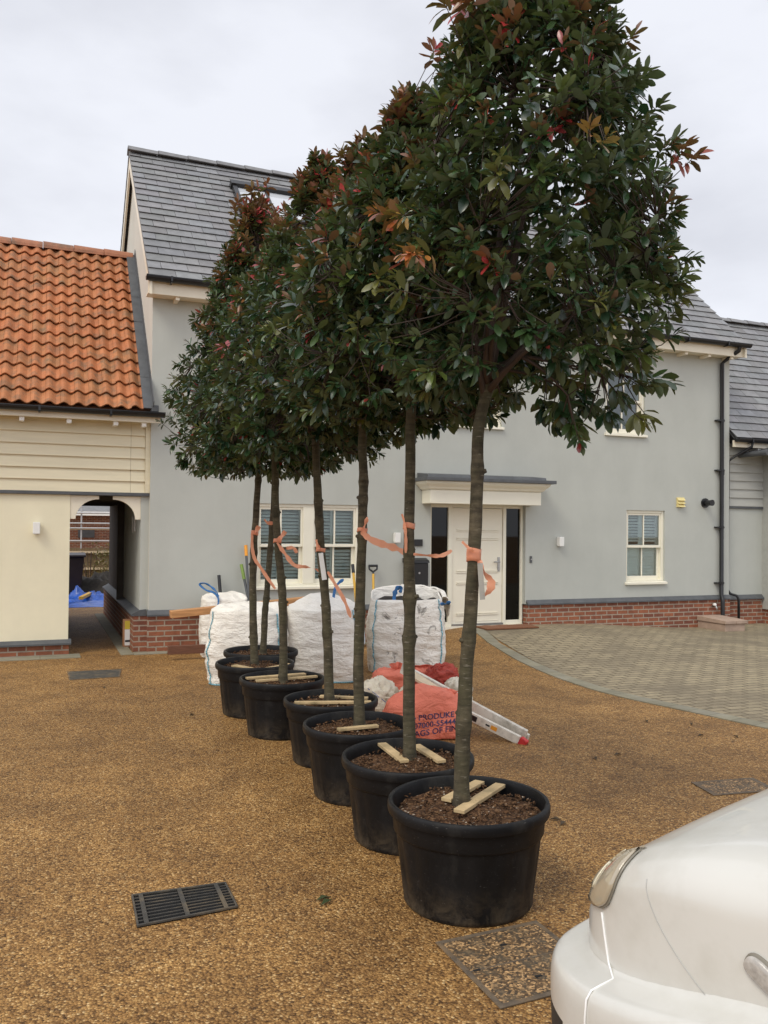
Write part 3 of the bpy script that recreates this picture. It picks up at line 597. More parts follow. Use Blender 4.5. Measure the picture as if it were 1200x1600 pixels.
def pot_mat():
    m, b, l = new_mat('black_pot_plastic')
    n1 = noise_node(5, 6, .65); o = ramp(n1.outputs['Fac'], .35, (.006, .006, .0065), .7, (.013, .013, .014)).outputs['Color']
    n2 = noise_node(3.5, 7, .7, stretch=(1, 1, .5)); f = ramp(n2.outputs['Fac'], .56, (0, 0, 0), .78, (.45, .45, .45)).outputs['Color']; o = mixc(f, o, (.085, .078, .065))
    n3 = noise_node(70, 2, .5, stretch=(1, 1, 4)); o = mixc(ramp(n3.outputs['Fac'], .70, (0, 0, 0), .76, (.5, .5, .5)).outputs['Color'], o, (.16, .15, .14))
    g_ = N('ShaderNodeNewGeometry'); sx = N('ShaderNodeSeparateXYZ'); l(g_.outputs['Position'], sx.inputs[0]); mz = N('ShaderNodeMapRange'); mz.inputs['From Min'].default_value = .02; mz.inputs['From Max'].default_value = .17; mz.inputs['To Min'].default_value = .55; mz.inputs['To Max'].default_value = 0; l(sx.outputs['Z'], mz.inputs['Value'])
    n6 = noise_node(9, 7, .75, dist=.5); r6 = ramp(n6.outputs['Fac'], .42, (0, 0, 0), .66, (1, 1, 1)).outputs['Color']; mm = N('ShaderNodeMath', operation='MULTIPLY'); l(r6, mm.inputs[0]); l(mz.outputs[0], mm.inputs[1]); o = mixc(mm.outputs[0], o, (.13, .10, .065))
    n7 = noise_node(6, 8, .8, stretch=(5, 5, .6), dist=1.2); o = mixc(ramp(n7.outputs['Fac'], .62, (0, 0, 0), .68, (.35, .35, .35)).outputs['Color'], o, (.10, .10, .095))
    l(o, b.inputs['Base Color']); l(ramp(n2.outputs['Fac'], .4, (.38, .38, .38), .7, (.7, .7, .7)).outputs['Color'], b.inputs['Roughness']); setp(b, spec=.22); n4 = noise_node(30, 4, .6); bump(b, n4.outputs['Fac'], .12, .004); return m
M['pot'] = pot_mat()
def soil_mat():
    m, b, l = new_mat('bark_compost')
    v = N('ShaderNodeTexVoronoi'); v.inputs['Scale'].default_value = 110; t = N('ShaderNodeTexCoord'); l(t.outputs['Object'], v.inputs['Vector'])
    s = N('ShaderNodeSeparateColor'); l(v.outputs['Color'], s.inputs[0]); r = N('ShaderNodeValToRGB'); e = r.color_ramp.elements
    e[0].color = (.022, .012, .007, 1); e[1].position = 1; e[1].color = (.5, .44, .36, 1)
    for p, c in ((.35, (.07, .036, .018)), (.7, (.125, .065, .032)), (.93, (.19, .11, .055)), (.97, (.22, .13, .07))): q = e.new(p); q.color = rgb(c)
    l(s.outputs[0], r.inputs['Fac']); n1 = noise_node(5, 4); o = mixc(.5, r.outputs['Color'], ramp(n1.outputs['Fac'], .35, (.5, .5, .5), .65, (1.3, 1.2, 1.1)).outputs['Color'], 'MULTIPLY')
    l(o, b.inputs['Base Color']); setp(b, rough=.9, spec=.2); n2 = noise_node(45, 5, .7); bump(b, n2.outputs['Fac'], 1., .015); return m
M['soil'] = soil_mat(); M['slat'] = MAT('pale_batten', (.52, .38, .20), .8, .2, 8, stretch=(1, 1, 1), bmp=.2, bscale=60, dirt=(.26, .2, .10), dscale=7)
M['tape'] = MAT('salmon_tape', (.93, .42, .25), .38, .10, 9, col=True); _m = M['tape']; NT = _m.node_tree; _b = NT.nodes['Principled BSDF']; _t = N('ShaderNodeBsdfTranslucent'); _t.inputs[0].default_value = (.92, .42, .28, 1); _x = N('ShaderNodeMixShader'); _x.inputs[0].default_value = .35; NT.links.new(_b.outputs[0], _x.inputs[1]); NT.links.new(_t.outputs[0], _x.inputs[2]); NT.links.new(_x.outputs[0], NT.nodes['Material Output'].inputs['Surface'])
M['tag'] = MAT('plant_tag', (.72, .72, .70), .4, .05, 10, col=True)

GREENS = 1.7*np.array([(.011, .027, .010), (.016, .036, .013), (.024, .047, .016), (.036, .062, .018), (.010, .026, .013), (.065, .09, .022)])
def leaves_mesh(name, base, direc, size, col, parent, rng, widths=None):
    """many small folded leaves: base point, axis, length and colour per leaf"""
    n = len(base); d = direc/np.linalg.norm(direc, axis=1, keepdims=True)
    upv = np.tile(np.array([0, 0, 1.]), (n, 1))+rng.normal(0, .40, (n, 3)); side = np.cross(d, upv); side /= np.linalg.norm(side, axis=1, keepdims=True)+1e-9; nrm = np.cross(side, d)
    Lh = size[:, None]; wd = (Lh*rng.uniform(.15, .245, (n, 1))); droop = rng.normal(.16, .14, (n, 1)); fold = rng.uniform(-.1, .6, (n, 1)); 
    def P(t, s, k): return base+d*Lh*t - nrm*Lh*droop*t*t + side*wd*s*k + nrm*wd*fold*abs(s)*k
    V = np.stack([P(0, 0, 0), P(.28, -1, .74), P(.28, 0, 0), P(.28, 1, .74), P(.64, -1, 1.0), P(.64, 0, 0), P(.64, 1, 1.0), P(.88, -1, .55), P(.88, 0, 0), P(.88, 1, .55), P(1, 0, 0)], axis=1)
    k = 11; V = V.reshape(-1, 3)-np.array(world_off(parent))
    tri = np.array([(0, 2, 1), (0, 3, 2), (7, 8, 10), (8, 9, 10)]); quad = np.array([(1, 2, 5, 4), (2, 3, 6, 5), (4, 5, 8, 7), (5, 6, 9, 8)])
    lp = np.concatenate([tri.ravel(), quad.ravel()]); nlp = len(lp); o = (np.arange(n)*k)[:, None]
    loops = (lp[None, :]+o).ravel(); starts1 = np.array([0, 3, 6, 9, 12, 16, 20, 24]); starts = (starts1[None, :]+(np.arange(n)*nlp)[:, None]).ravel()
    me = bpy.data.meshes.new(name); me.vertices.add(n*k); me.vertices.foreach_set('co', V.astype(np.float32).ravel())
    me.loops.add(n*nlp); me.loops.foreach_set('vertex_index', loops.astype(np.int32)); me.polygons.add(n*8); me.polygons.foreach_set('loop_start', starts.astype(np.int32))
    me.polygons.foreach_set('use_smooth', [True]*(n*8)); me.materials.append(M['leaf']); me.update(calc_edges=True)
    A = me.color_attributes.new('col', 'FLOAT_COLOR', 'POINT'); c4 = np.ones((n, k, 4), np.float32); c4[:, :, :3] = col[:, None, :]; A.data.foreach_set('color', c4.ravel())
    ob = bpy.data.objects.new(name, me); COL.objects.link(ob); ob.parent = parent; return ob
def strip_px(mb, pts, d, wpx, tw=0., seed=1, taper=.45):
    """flat tape through photo pixels at depth d, twisting along its length"""
    P = [dep(x, y, d+(q if q else 0)) for x, y, *r in pts for q in [r[0] if r else 0]]
    fine = []
    for i in range(len(P)-1):
        for k in range(8):
            t = k/8; p0, p1, p2, p3 = P[max(i-1, 0)], P[i], P[i+1], P[min(i+2, len(P)-1)]
            fine.append(.5*((2*p1)+(p2-p0)*t+(2*p0-5*p1+4*p2-p3)*t*t+(3*p1-p0-3*p2+p3)*t*t*t))
    fine.append(P[-1]); wd = wpx*.84*d/F/2; ns = len(fine); A = []
    for i, p in enumerate(fine):
        t = (fine[min(i+1, ns-1)]-fine[max(i-1, 0)]).normalized(); u = t.cross(FW).normalized(); v = t.cross(u)
        a = tw*math.sin(1.6*i/ns*math.pi+seed)+1.3*noise.noise(Vector((seed, i*.09, 0))); q = (u*math.cos(a)+v*math.sin(a))*(1-taper*abs(2*i/ns-1)**3)*(1 if taper == 0 else .85+.5*noise.noise(Vector((i*.31, seed, 7))))
        A.append((p-q*wd, p+q*wd))
    for i in range(ns-1):
        k = 1+.10*noise.noise(Vector((i*.12, seed, 3))); mb.cc = (k, k, k); mb.quad(A[i][0], A[i][1], A[i+1][1], A[i+1][0])
FULL = True
def crown_profile(t): return np.interp(t, [0, .06, .14, .28, .45, .62, .78, .90, 1], [.34, .74, .96, 1.0, .92, .75, .52, .30, .06] if FULL else [.34, .76, .97, 1.0, .84, .62, .39, .22, .05])

def make_tree(i, pot_px, d, zrim, R, trunk_px, r0, crown, label, slats, tapes, tags=(), extra=(), seed=0, nshoot=880, red=.10, redtop=.5, hb=0.):
    global FULL; FULL = seed == 1
    rng = np.random.default_rng(100+seed); rnd = random.Random(seed)
    c = dep(pot_px, 1000, d); c = Vector((c.x, c.y, 0))
    t = thing('potted_tree', c, label, 'tree', 'standard trees in black pots')
    # pot
    h = zrim; prof = [(0, .008), (R*.74, .008), (R*.775, 0), (R*.80, .012)]
    for k in range(9): q = k/8; prof.append((R*(.80+.105*q), .02+(h*.70-.02)*q))
    prof += [(R*.925, h*.705), (R*.935, h*.72), (R*.955, h*.90), (R*.96, h-.05), (R*1.0, h-.048), (R*1.012, h-.035), (R*1.012, h-.015), (R*1.0, h-.003), (R*.985, h), (R*.955, h-.003), (R*.94, h-.015), (R*.93, h-.05), (R*.90, h-.12)]
    ph = rnd.random()*6
    def flute(a, z): return (-.0042 if math.cos(18*a+ph) > .55 else 0)*(0.02 < z < h*.69)+.004*math.sin(2*a+ph)*(z/h)
    m = MB(); m.lathe(prof, 96, c, flute); pot = m.build('pot', 'pot', t, smooth=True, sharp=50)
    # soil with loose chips
    zs = h-.055; m = MB()
    def sp(a, b): r = R*.925*b/9; an = 2*math.pi*a/40; x, y = r*math.cos(an), r*math.sin(an); return (c.x+x, c.y+y, zs+.018*nz3((x, y, 0), 7, seed)+.01*nz3((x, y, 0), 22, seed)-.012*(b == 9)+.02*(1-b/9))
    m.grid(sp, 40, 10, True)
    for k in range(260):
        r = R*.88*math.sqrt(rnd.random()); an = rnd.random()*6.28; x, y = r*math.cos(an), r*math.sin(an); z = zs+.018*nz3((x, y, 0), 7, seed)+.012+.02*(1-r/R/.925)
        u = Vector((rnd.gauss(0, 1), rnd.gauss(0, 1), rnd.gauss(0, .4))).normalized()*rnd.uniform(.004, .012); v = u.orthogonal().normalized()*rnd.uniform(.002, .005); m.obox((c.x+x, c.y+y, z), u, v, u.cross(v).normalized()*.003)
    m.build('soil', 'soil', t, smooth=False)
    # wooden battens across the root ball (photo pixels of their ends)
    for (xa, ya, xb, yb, wd) in slats:
        a, b = gnd(xa, ya, zs+.035), gnd(xb, yb, zs+.035)
        for e in (a, b):
            q = Vector((e.x-c.x, e.y-c.y)); 
            if q.length > R*.90: q = q.normalized()*R*.90; e.x, e.y = c.x+q.x, c.y+q.y
        MB().bar(a, b, wd, .016).build('batten', 'slat', t, bevel=.002)
    # trunk
    P = [dep(x, y, d+(z_ if z_ else 0)) for x, y, *q in trunk_px for z_ in [q[0] if q else 0]]
    P[0].z = zs-.03; fine = []
    for k in range(len(P)-1):
        p0, p1, p2, p3 = P[max(k-1, 0)], P[k], P[k+1], P[min(k+2, len(P)-1)]
        for s in range(9):
            q = s/9; v = .5*((2*p1)+(p2-p0)*q+(2*p0-5*p1+4*p2-p3)*q*q+(3*p1-p0-3*p2+p3)*q*q*q); fine.append(v)
    fine.append(P[-1]); zt = fine[-1].z; rs = []
    kn = [rnd.uniform(.6, 2.0) for _ in range(5)]
    for v in fine:
        q = (v.z-zs)/(zt-zs); r = r0*(1-.24*q)+.014*math.exp(-max(0, v.z-zs)/.04)
        for kz in kn: r += .005*math.exp(-((v.z-kz)/.025)**2)
        rs.append(r*(1+.05*nz3((0, 0, v.z), 9, seed)))
    for k_, v in enumerate(fine[1:-1]): v.x += .004*nz3((v.z, 0, 0), 6, seed); v.y += .004*nz3((v.z, 5, 0), 6, seed)
    m = MB(); m.tube(fine, rs, 12)
    for kz in kn:
        j = min(range(len(fine)), key=lambda q: abs(fine[q].z-kz)); a = rnd.random()*6.28; dd = Vector((math.cos(a), math.sin(a), .3)); m.tube([fine[j]+dd*(rs[j]*.6), fine[j]+dd*(rs[j]+.008)], [.014, .009], 7)
    trunk = m.build('trunk', 'bark', t, smooth=True)
    # limbs and crown
    top = fine[-1]; cx, cz0, cz1, CR = crown; ctr = dep(cx, 800, d); ctr = Vector((ctr.x, ctr.y, 0))
    axis0 = Vector((top.x, top.y)); limbs = []; m = MB(); HH = cz1-cz0
    for k in range(13):
        a = k*2.4+rnd.random()*.5; lead = k < 3; q = rnd.uniform(.55, .9) if lead else rnd.uniform(.12, .62); rr = CR*float(crown_profile(q))*(.25 if lead else .78)
        e = Vector((ctr.x+rr*math.cos(a), ctr.y+rr*math.sin(a), cz0+HH*q)); st = top-(fine[-1]-fine[-6])*rnd.uniform(0, 1.2); pts = []
        mid = st.lerp(e, .4)+Vector((0, 0, .10 if not lead else .0)); 
        for s in range(9): u = s/8; pts.append((1-u)**2*st+2*u*(1-u)*mid+u*u*e+Vector((nz3((u, k, 0), 4, seed), nz3((u, k, 9), 4, seed), 0))*.05*u)
        m.tube(pts, [(.021 if lead else .016)*(1-.82*s/8) for s in range(9)], 7); limbs += [(p, s) for s, p in enumerate(pts) if s > 1]
    prim = [p for p, s in limbs if s > 2]
    for k in range(52):
        q = rng.beta(1.3, 1.2); an = rng.uniform(0, 6.283); rr = CR*float(crown_profile(q))*rng.uniform(.35, .85); e = Vector((ctr.x+rr*math.cos(an), ctr.y+rr*math.sin(an), cz0+HH*q))
        st = min(prim, key=lambda p: (p-e).length+.8*max(0, p.z-e.z+.05)); 
        if (st-e).length < .08: continue
        mid = st.lerp(e, .5)+Vector((rnd.gauss(0, .03), rnd.gauss(0, .03), .03)); pts = [(1-u)**2*st+2*u*(1-u)*mid+u*u*e for u in (0, .2, .4, .6, .8, 1)]
        m.tube(pts, [.0085*(1-.6*s/5) for s in range(6)], 5); limbs += [(p, s) for s, p in enumerate(pts) if s > 1]
    LP = np.array([tuple(p) for p, s in limbs])
    # shoots
    base, dirs, size, cols = [], [], [], []; tw = MB(); n_ok = 0
    xs_ = []
    for (ex, ey, er, en, kind, *eo) in extra: xs_ += [(ex, ey, er, kind, eo[0] if eo else 0)]*en
    while n_ok < nshoot+len(xs_):
        q = rng.beta(1.15, 1.35); an = rng.uniform(0, 2*math.pi)
        lump = 1+.16*noise.noise(Vector((math.cos(an)*1.6, math.sin(an)*1.6, q*5+seed*9)))+.10*noise.noise(Vector((math.cos(an)*4, math.sin(an)*4, q*11+seed*9)))
        rad = CR*float(crown_profile(q))*lump; rr = rad*(rng.uniform(.25, 1.0)**.5); z = cz0+HH*q
        if q < .085*(1.05-rr/CR): continue
        if noise.noise(Vector((rr*math.cos(an)*3.4, rr*math.sin(an)*3.4, z*3.4+seed*5))) < -.38: continue
        lean = Vector((axis0.x, axis0.y, 0)).lerp(ctr, min(1, q*3+.3)); p = Vector((lean.x+rr*math.cos(an), lean.y+rr*math.sin(an), z)); n_ok += 1
        xk = None; edge = rr/rad; out = Vector((math.cos(an)*(.85 if q < .8 else .4), math.sin(an)*(.85 if q < .8 else .4), .75*q+.25+rng.normal(0, .25)-(.5 if q < .12 else 0))).normalized()
        if n_ok > nshoot:
            ex, ey, er, xk, eo = xs_[n_ok-nshoot-1]; p = dep(ex+rng.normal(0, er), ey+rng.normal(0, er*.7), d+eo+rng.normal(0, .09)); q = (p.z-cz0)/HH; edge = .9; out = (p-Vector((ctr.x, ctr.y, cz0+.35*HH))); out.z = out.z*.6+.15; out = (out.normalized()+Vector((rng.normal(0, .25), rng.normal(0, .25), rng.normal(0, .15)))).normalized()
        j = int(np.argmin(np.sum((LP-np.array(tuple(p)))**2*np.array([1, 1, .8]), axis=1))); lpnt = Vector(LP[j]); mid = lpnt.lerp(p, .55)+out*.02+Vector((0, 0, -.02))
        tw.tube([lpnt, mid, p, p+out*.05], [.0032, .0025, .0020, .0014], 3, caps=False)
        topk = smooth01(.62, 1., q); pr = red*.30*smooth01(.15, .4, q)+redtop*topk*(edge > .45); isred = edge > .72-.3*topk and rng.random() < pr*1.25
        if xk is not None: isred = xk in 'ro'
        nl = int(rng.integers(7, 13)); Ls = rng.uniform(.052, .092)*(1.0 if not isred else .95)
        pal = rng.random()
        if isred: cbase = np.array([(.34, .035, .035), (.28, .06, .035), (.24, .095, .03), (.25, .035, .035)][rng.integers(4)])
        if xk == 'o': cbase = np.array([(.42, .17, .04), (.34, .20, .05), (.40, .12, .04)][rng.integers(3)])
        elif isred: pass
        elif (xk == 'y') or (edge > .7 and pal > .95): cbase = np.array((.13, .13, .028))
        else: cbase = GREENS[rng.choice(6, p=[.26, .26, .2, .12, .12, .04])]
        ov = np.array(tuple(out)); e1 = np.cross(ov, rng.normal(0, 1, 3)); e1 /= np.linalg.norm(e1); e2 = np.cross(ov, e1)
        for k in range(nl):
            a = k*2.399+rng.normal(0, .2); u = k/nl; open_ = .95-.65*u; dv_ = ov*(.25+.75*u)+(e1*math.cos(a)+e2*math.sin(a))*open_+np.array([0, 0, -.12-.22*(1-u)])
            base.append(np.array(tuple(p))+ov*(.012+.06*u-.045)); dirs.append(dv_); size.append(Ls*(1.12-.45*u*(1 if not isred else .4))*rng.uniform(.8, 1.15))
            cc = cbase*rng.uniform(.75, 1.3)
            if isred and k < 3 and rng.random() < .5: cc = np.array((.10, .11, .025))
            if not isred and k >= nl-2 and edge > .75 and rng.random() < .10: cc = np.array((.24, .035, .03))
            elif rng.random() < .012: cc = np.array((.12, .10, .03))
            cols.append(cc)
    m.build('branches', 'twig', trunk, smooth=True); tw.build('twigs', 'twig', trunk, smooth=True, uv=False)
    leaves_mesh('crown', np.array(base), np.array(dirs), np.array(size), np.array(cols), t, rng)
    # tape knots: rings round the stem and loose tails
    for kind, *a in tapes:
        m = MB()
        if kind == 'ring':
            px, ya, yb = a; za, zb = dep(px, yb, d).z, dep(px, ya, d).z; j = min(range(len(fine)), key=lambda q: abs(fine[q].z-(za+zb)/2)); ctr_ = fine[j]; m.cc = (1, 1, 1)
            def rg(i_, j_): an = 2*math.pi*i_/20; r = rs[j]+.003+.0015*math.sin(5*an+j_); return (ctr_.x+r*math.cos(an), ctr_.y+r*math.sin(an), za+(zb-za)*j_/3+.004*math.sin(an*2))
            m.grid(rg, 20, 4, True); ring = m.build('tape_band', 'tape', t, smooth=True, thick=.0012)
        else: strip_px(m, a[0], d-.045, a[1], a[2] if len(a) > 2 else .5, seed+len(a[0])); m.build('tape_tail', 'tape', t)
    for pts, wpx, colr in tags:
        m = MB(); strip_px(m, pts, d-.055, wpx, .0, 2, 0); m.c = [colr]*len(m.c); m.build('plant_tag', 'tag', t, thick=.0015)
    return t

TREES = [
 dict(pot_px=734, d=3.71, zrim=.432, R=.345, trunk_px=[(722, 1250), (723, 1160), (729, 1040), (737, 930), (744, 800), (746, 700), (752, 645), (765, 598)], r0=.0335, crown=(832, 2.10, 4.22, .64),
      label='nearest and largest potted tree, a grey tag and short salmon tape on its stem', slats=[(717, 1268, 790, 1222, .05), (697, 1250, 752, 1218, .05)],
      tapes=[('ring', 741, 857, 877), ('tail', [(722, 846), (732, 856), (740, 862)], 9), ('tail', [(749, 876), (757, 895), (767, 908), (765, 922), (754, 932)], 17, .9)], tags=[([(750, 880), (752, 910), (754, 937)], 10, (.50, .475, .43))], seed=1, nshoot=1400, red=.12, redtop=.18, extra=[(880, 650, 22, 10, 'g'), (935, 640, 24, 8, 'g'), (1015, 600, 18, 6, 'g'), (915, 668, 14, 6, 'g'), (1000, 645, 8, 2, 'y'), (745, 15, 14, 6, 'r', -.1), (715, 20, 8, 2, 'r', -.1), (985, 65, 8, 2, 'r'), (1062, 245, 9, 3, 'r'), (930, 205, 9, 2, 'o', -.55), (640, 385, 14, 4, 'o', -.45), (622, 440, 9, 2, 'y', -.45), (780, 245, 20, 2, 'y', -.6), (1070, 405, 9, 2, 'g'), (985, 120, 9, 2, 'g'), (600, 330, 14, 3, 'o', -.2)]),
 dict(pot_px=639, d=4.44, zrim=.425, R=.342, trunk_px=[(640, 1182), (639, 1080), (640, 960), (639, 850), (641, 740), (641, 655), (646, 600)], r0=.0330, crown=(640, 2.10, 3.86, .70),
      label='second potted tree from the front, tape tied high on a straight stem', slats=[(592, 1160, 632, 1190, .05), (650, 1165, 690, 1190, .05)],
      tapes=[('ring', 640, 817, 826), ('tail', [(628, 803), (632, 818), (634, 840), (634, 864)], 7, .3), ('tail', [(646, 866), (670, 868), (690, 868), (706, 860)], 9, .4)], seed=2, nshoot=1100, red=.2, redtop=.35, extra=[(690, 92, 9, 3, 'r'), (640, 160, 14, 4, 'r'), (620, 270, 18, 6, 'r'), (605, 350, 16, 5, 'o', -.5)]),
 dict(pot_px=561, d=5.15, zrim=.425, R=.325, trunk_px=[(562, 1140), (560, 1040), (563, 930), (566, 830), (568, 745), (566, 690), (570, 640)], r0=.0330, crown=(570, 2.08, 3.92, .70),
      label='third potted tree from the front, its salmon tape running on to the next stem', slats=[(528, 1140, 590, 1134, .04)],
      tapes=[('ring', 567, 825, 831), ('tail', [(567, 828), (571, 818), (574, 808)], 9), ('tail', [(565, 830), (578, 842), (600, 851), (622, 858), (640, 868)], 15, .5)], seed=3, nshoot=1100, red=.2, redtop=.3, extra=[(545, 235, 10, 3, 'r'), (585, 290, 14, 4, 'o', -.4), (520, 360, 10, 2, 'r', -.5)]),
 dict(pot_px=518, d=5.88, zrim=.425, R=.318, trunk_px=[(515, 1095), (512, 1010), (507, 920), (500, 840), (496, 770), (494, 715), (492, 660)], r0=.0335, crown=(495, 1.97, 4.14, .72),
      label='middle potted tree of the row, a white plant tag hanging on its stem', slats=[(460, 1098, 580, 1097, .045), (500, 1088, 575, 1091, .04)],
      tapes=[('ring', 505, 856, 862), ('tail', [(494, 843), (496, 852), (499, 858)], 9), ('tail', [(512, 893), (522, 910), (538, 938), (548, 965)], 8, .6)], tags=[([(501, 864), (504, 885), (507, 906)], 9, (1, 1, 1))], seed=4, nshoot=1050, red=.2, redtop=.22),
 dict(pot_px=442, d=6.63, zrim=.43, R=.326, trunk_px=[(442, 1058), (443, 990), (440, 920), (434, 850), (431, 790), (430, 740), (430, 690)], r0=.0330, crown=(440, 1.94, 3.98, .74),
      label='fifth potted tree from the front, two parallel battens across its wide pot', slats=[(385, 1060, 502, 1047, .05), (400, 1064, 505, 1056, .04)],
      tapes=[('ring', 434, 842, 848), ('tail', [(434, 845), (440, 838), (446, 830)], 11), ('tail', [(433, 848), (446, 866), (460, 883), (480, 886), (497, 891), (512, 902)], 9, .6), ('tail', [(447, 857), (458, 856), (464, 864)], 8)], seed=5, nshoot=1050, red=.2, redtop=.45),
 dict(pot_px=399, d=7.33, zrim=.435, R=.335, trunk_px=[(398, 1032), (396, 970), (395, 910), (397, 850), (401, 790), (404, 740), (402, 690)], r0=.0330, crown=(392, 1.93, 4.35, .74),
      label='leftmost potted tree in front of the white bags, tape hanging down its left side', slats=[(366, 1040, 396, 1052, .06), (410, 1046, 456, 1038, .04)],
      tapes=[('ring', 397, 829, 836), ('tail', [(397, 832), (401, 828), (405, 822)], 11), ('tail', [(394, 834), (394, 855), (398, 873), (408, 888), (420, 906), (430, 920)], 8, .5)], seed=6, extra=[(400, 295, 8, 4, 'r'), (382, 325, 12, 5, 'r'), (430, 335, 14, 5, 'r')], nshoot=1050, red=.3, redtop=.5),
 dict(pot_px=408, d=8.05, zrim=.43, R=.34, trunk_px=[(411, 1015), (414, 960), (420, 890), (425, 820), (428, 770), (428, 730), (424, 680)], r0=.030, crown=(402, 1.97, 4.66, .62),
      label='farthest potted tree with the thinnest stem, right against the white bulk bag', slats=[], tapes=[('ring', 425, 815, 820), ('tail', [(413, 811), (418, 817), (425, 819)], 6)], seed=7, nshoot=1000, red=.4, redtop=.45),
]
for i, a in enumerate(TREES): make_tree(i, **a)
# ------------------------------------------------------------------ bulk bags
def bag_mat(name, c, dirt=None, lo=.5, hi=.62, dsc=5, wr=1.0):
    m, b, l = new_mat(name)
    n0 = noise_node(2.5, 5, .6); o = ramp(n0.outputs['Fac'], .3, sc_(c, .86), .7, sc_(c, 1.03)).outputs['Color']
    if dirt:
        n1 = noise_node(dsc, 7, .7, dist=.8); o = mixc(ramp(n1.outputs['Fac'], lo, (0, 0, 0), hi, (.8, .8, .8)).outputs['Color'], o, dirt)
    l(o, b.inputs['Base Color']); setp(b, rough=.55, spec=.3)
    n2 = noise_node(5, 5, .6, stretch=(1, 1, 2.6), dist=.6); n3 = noise_node(18, 4, .6, stretch=(1, 1, 1.7)); ad = N('ShaderNodeMath', operation='MULTIPLY_ADD'); ad.inputs[1].default_value = .35
    l(n3.outputs['Fac'], ad.inputs[0]); l(n2.outputs['Fac'], ad.inputs[2]); bump(b, ad.outputs[0], .6*wr, .07); return m
M['bag'] = bag_mat('white_woven_bag', (.93, .88, .79), (.70, .61, .49), .60, .9, 3); M['bag_dirty'] = bag_mat('soiled_woven_bag', (.93, .88, .79), (.13, .115, .095), .58, .66, 6)
M['strap'] = MAT('blue_strap', (.05, .19, .46), .6, .2, 20); M['seam'] = MAT('pale_blue_seam', (.22, .46, .55), .6, .12, 20)
M['dark'] = MAT('dark_spoil', (.03, .025, .02), .9, .3, 20, bmp=.6, bscale=60)
def bulk_bag(px, ybase, wpx, h, depth, label, rot=-20, seed=0, mat='bag', op=False, tophump=.06, seams=(0, 1), loops=()):
    g0 = gnd(px, ybase); d = (g0-CAM).dot(FW); hw = wpx*d/F/2; hd = depth/2; r = R_(rot); ux = Vector((math.cos(r), math.sin(r), 0)); uy = Vector((-math.sin(r), math.cos(r), 0)); c = g0+uy*hd; c.z = 0
    t = thing('bulk_bag', c, label, 'bulk bag', 'white bulk bags along the wall'); NU, NV = 72, 40; E_ = 4.2
    def side(a, q):
        ca, sa = math.cos(a), math.sin(a); k = (abs(ca)**E_+abs(sa)**E_)**(-1/E_)
        bul = .93+.085*math.sin(math.pi*min(1, q*1.05))-.03*q
        x, y = ca*k*hw*bul, sa*k*hd*bul; p = Vector((ca*2, sa*2, q*4))
        wv = -.06*abs(nz3((ca*1.1+q*1.5, sa*1.1-q*.8, q*4), 2.2, seed+9))-.045*abs(nz3((ca*2.2-q, sa*2.2+q*1.2, q*3), 2.2, seed+11))+.030*nz3((ca*1.3, sa*1.3, q*3), 1.5, seed)+.017*nz3((ca*1.5, sa*1.5, q*9), 2, seed+4)*(.4+q)
        z = h*q+.05*tophump*10*nz3((ca*1.3, sa*1.3, 0), 1.1, seed)*q**3
        return c+ux*(x*(1+wv))+uy*(y*(1+wv))+Vector((0, 0, max(z, 0)))
    m = MB(); 
    if not op:
        def P(i, j):
            a = 2*math.pi*i/NU
            if j <= 26: return side(a, j/26)
            u = (j-26)/(NV-1-26); s = side(a, 1.0); k = 1-u; cc = c+Vector((0, 0, h)); v = s.lerp(cc, u); v.z = s.z*(1-u)+h*u+tophump*math.sin(u*math.pi*.5)*1.0+.055*nz3((v.x, v.y, 0), 6, seed)*math.sin(math.pi*min(1, u*1.3+.12))+.03*nz3((v.x, v.y, 0), 15, seed)*min(1, u*4)*k; return v
        m.grid(P, NU, NV, True)
    else:
        def P(i, j):
            a = 2*math.pi*i/NU
            if j <= 26: return side(a, j/26)+Vector((0, 0, .11*max(0, math.sin(a))*(j/26)**4))
            u = (j-26)/(NV-1-26); s = side(a, 1.0)+Vector((0, 0, .11*max(0, math.sin(a)))); cc = Vector((c.x, c.y, s.z)); v = s.lerp(cc, .03+.10*u); v.z = s.z-.16*u+.02*math.sin(u*3)*nz3((a, u, 0), 3, seed)+.015*math.exp(-u*9); return v
        m.grid(P, NU, NV, True)
    body = m.build('bag_body', mat, t, smooth=True)
    if op:
        m = MB(); 
        def Q(i, j): a = 2*math.pi*i/30; s = side(a, .94); v = Vector((c.x, c.y, s.z)).lerp(s, .93*j/6); v.z += .05*nz3((v.x, v.y, 0), 9, seed)+.04*(1-j/6); return v
        m.grid(Q, 30, 7, True); m.build('contents', 'dark', t, smooth=True)
        m = MB()      # turned-out flap on the right and back
        def Fp(i, j): a = -.35+2.0*i/20; s = side(a, 1)+Vector((0, 0, .11*max(0, math.sin(a)))); o = (s-c); o.z = 0; o.normalize(); u = j/8; return s+o*(.0+.09*math.sin(u*2.2)+.02*nz3((a, u, 1), 4, seed))+Vector((0, 0, .035*math.sin(u*3.1)-.20*u*u+.02*nz3((a, u, 5), 5, seed)))
        m.grid(Fp, 21, 9); m.build('rim_flap', mat, t, smooth=True, thick=.004)
    for k in seams:
        a = (-3*math.pi/4, -math.pi/4, math.pi/4, 3*math.pi/4)[k]; m = MB(); pr = None
        for j in range(27):
            q = j/26*.99+.004; p0, p1 = side(a-.016, q), side(a+.016, q); o = (p0-c); o.z = 0; o = o.normalized()*.007; cur = (p0+o, p1+o)
            if pr: m.quad(pr[0], pr[1], cur[1], cur[0])
            pr = cur
        m.build('seam', 'seam', t, smooth=True, thick=.003)
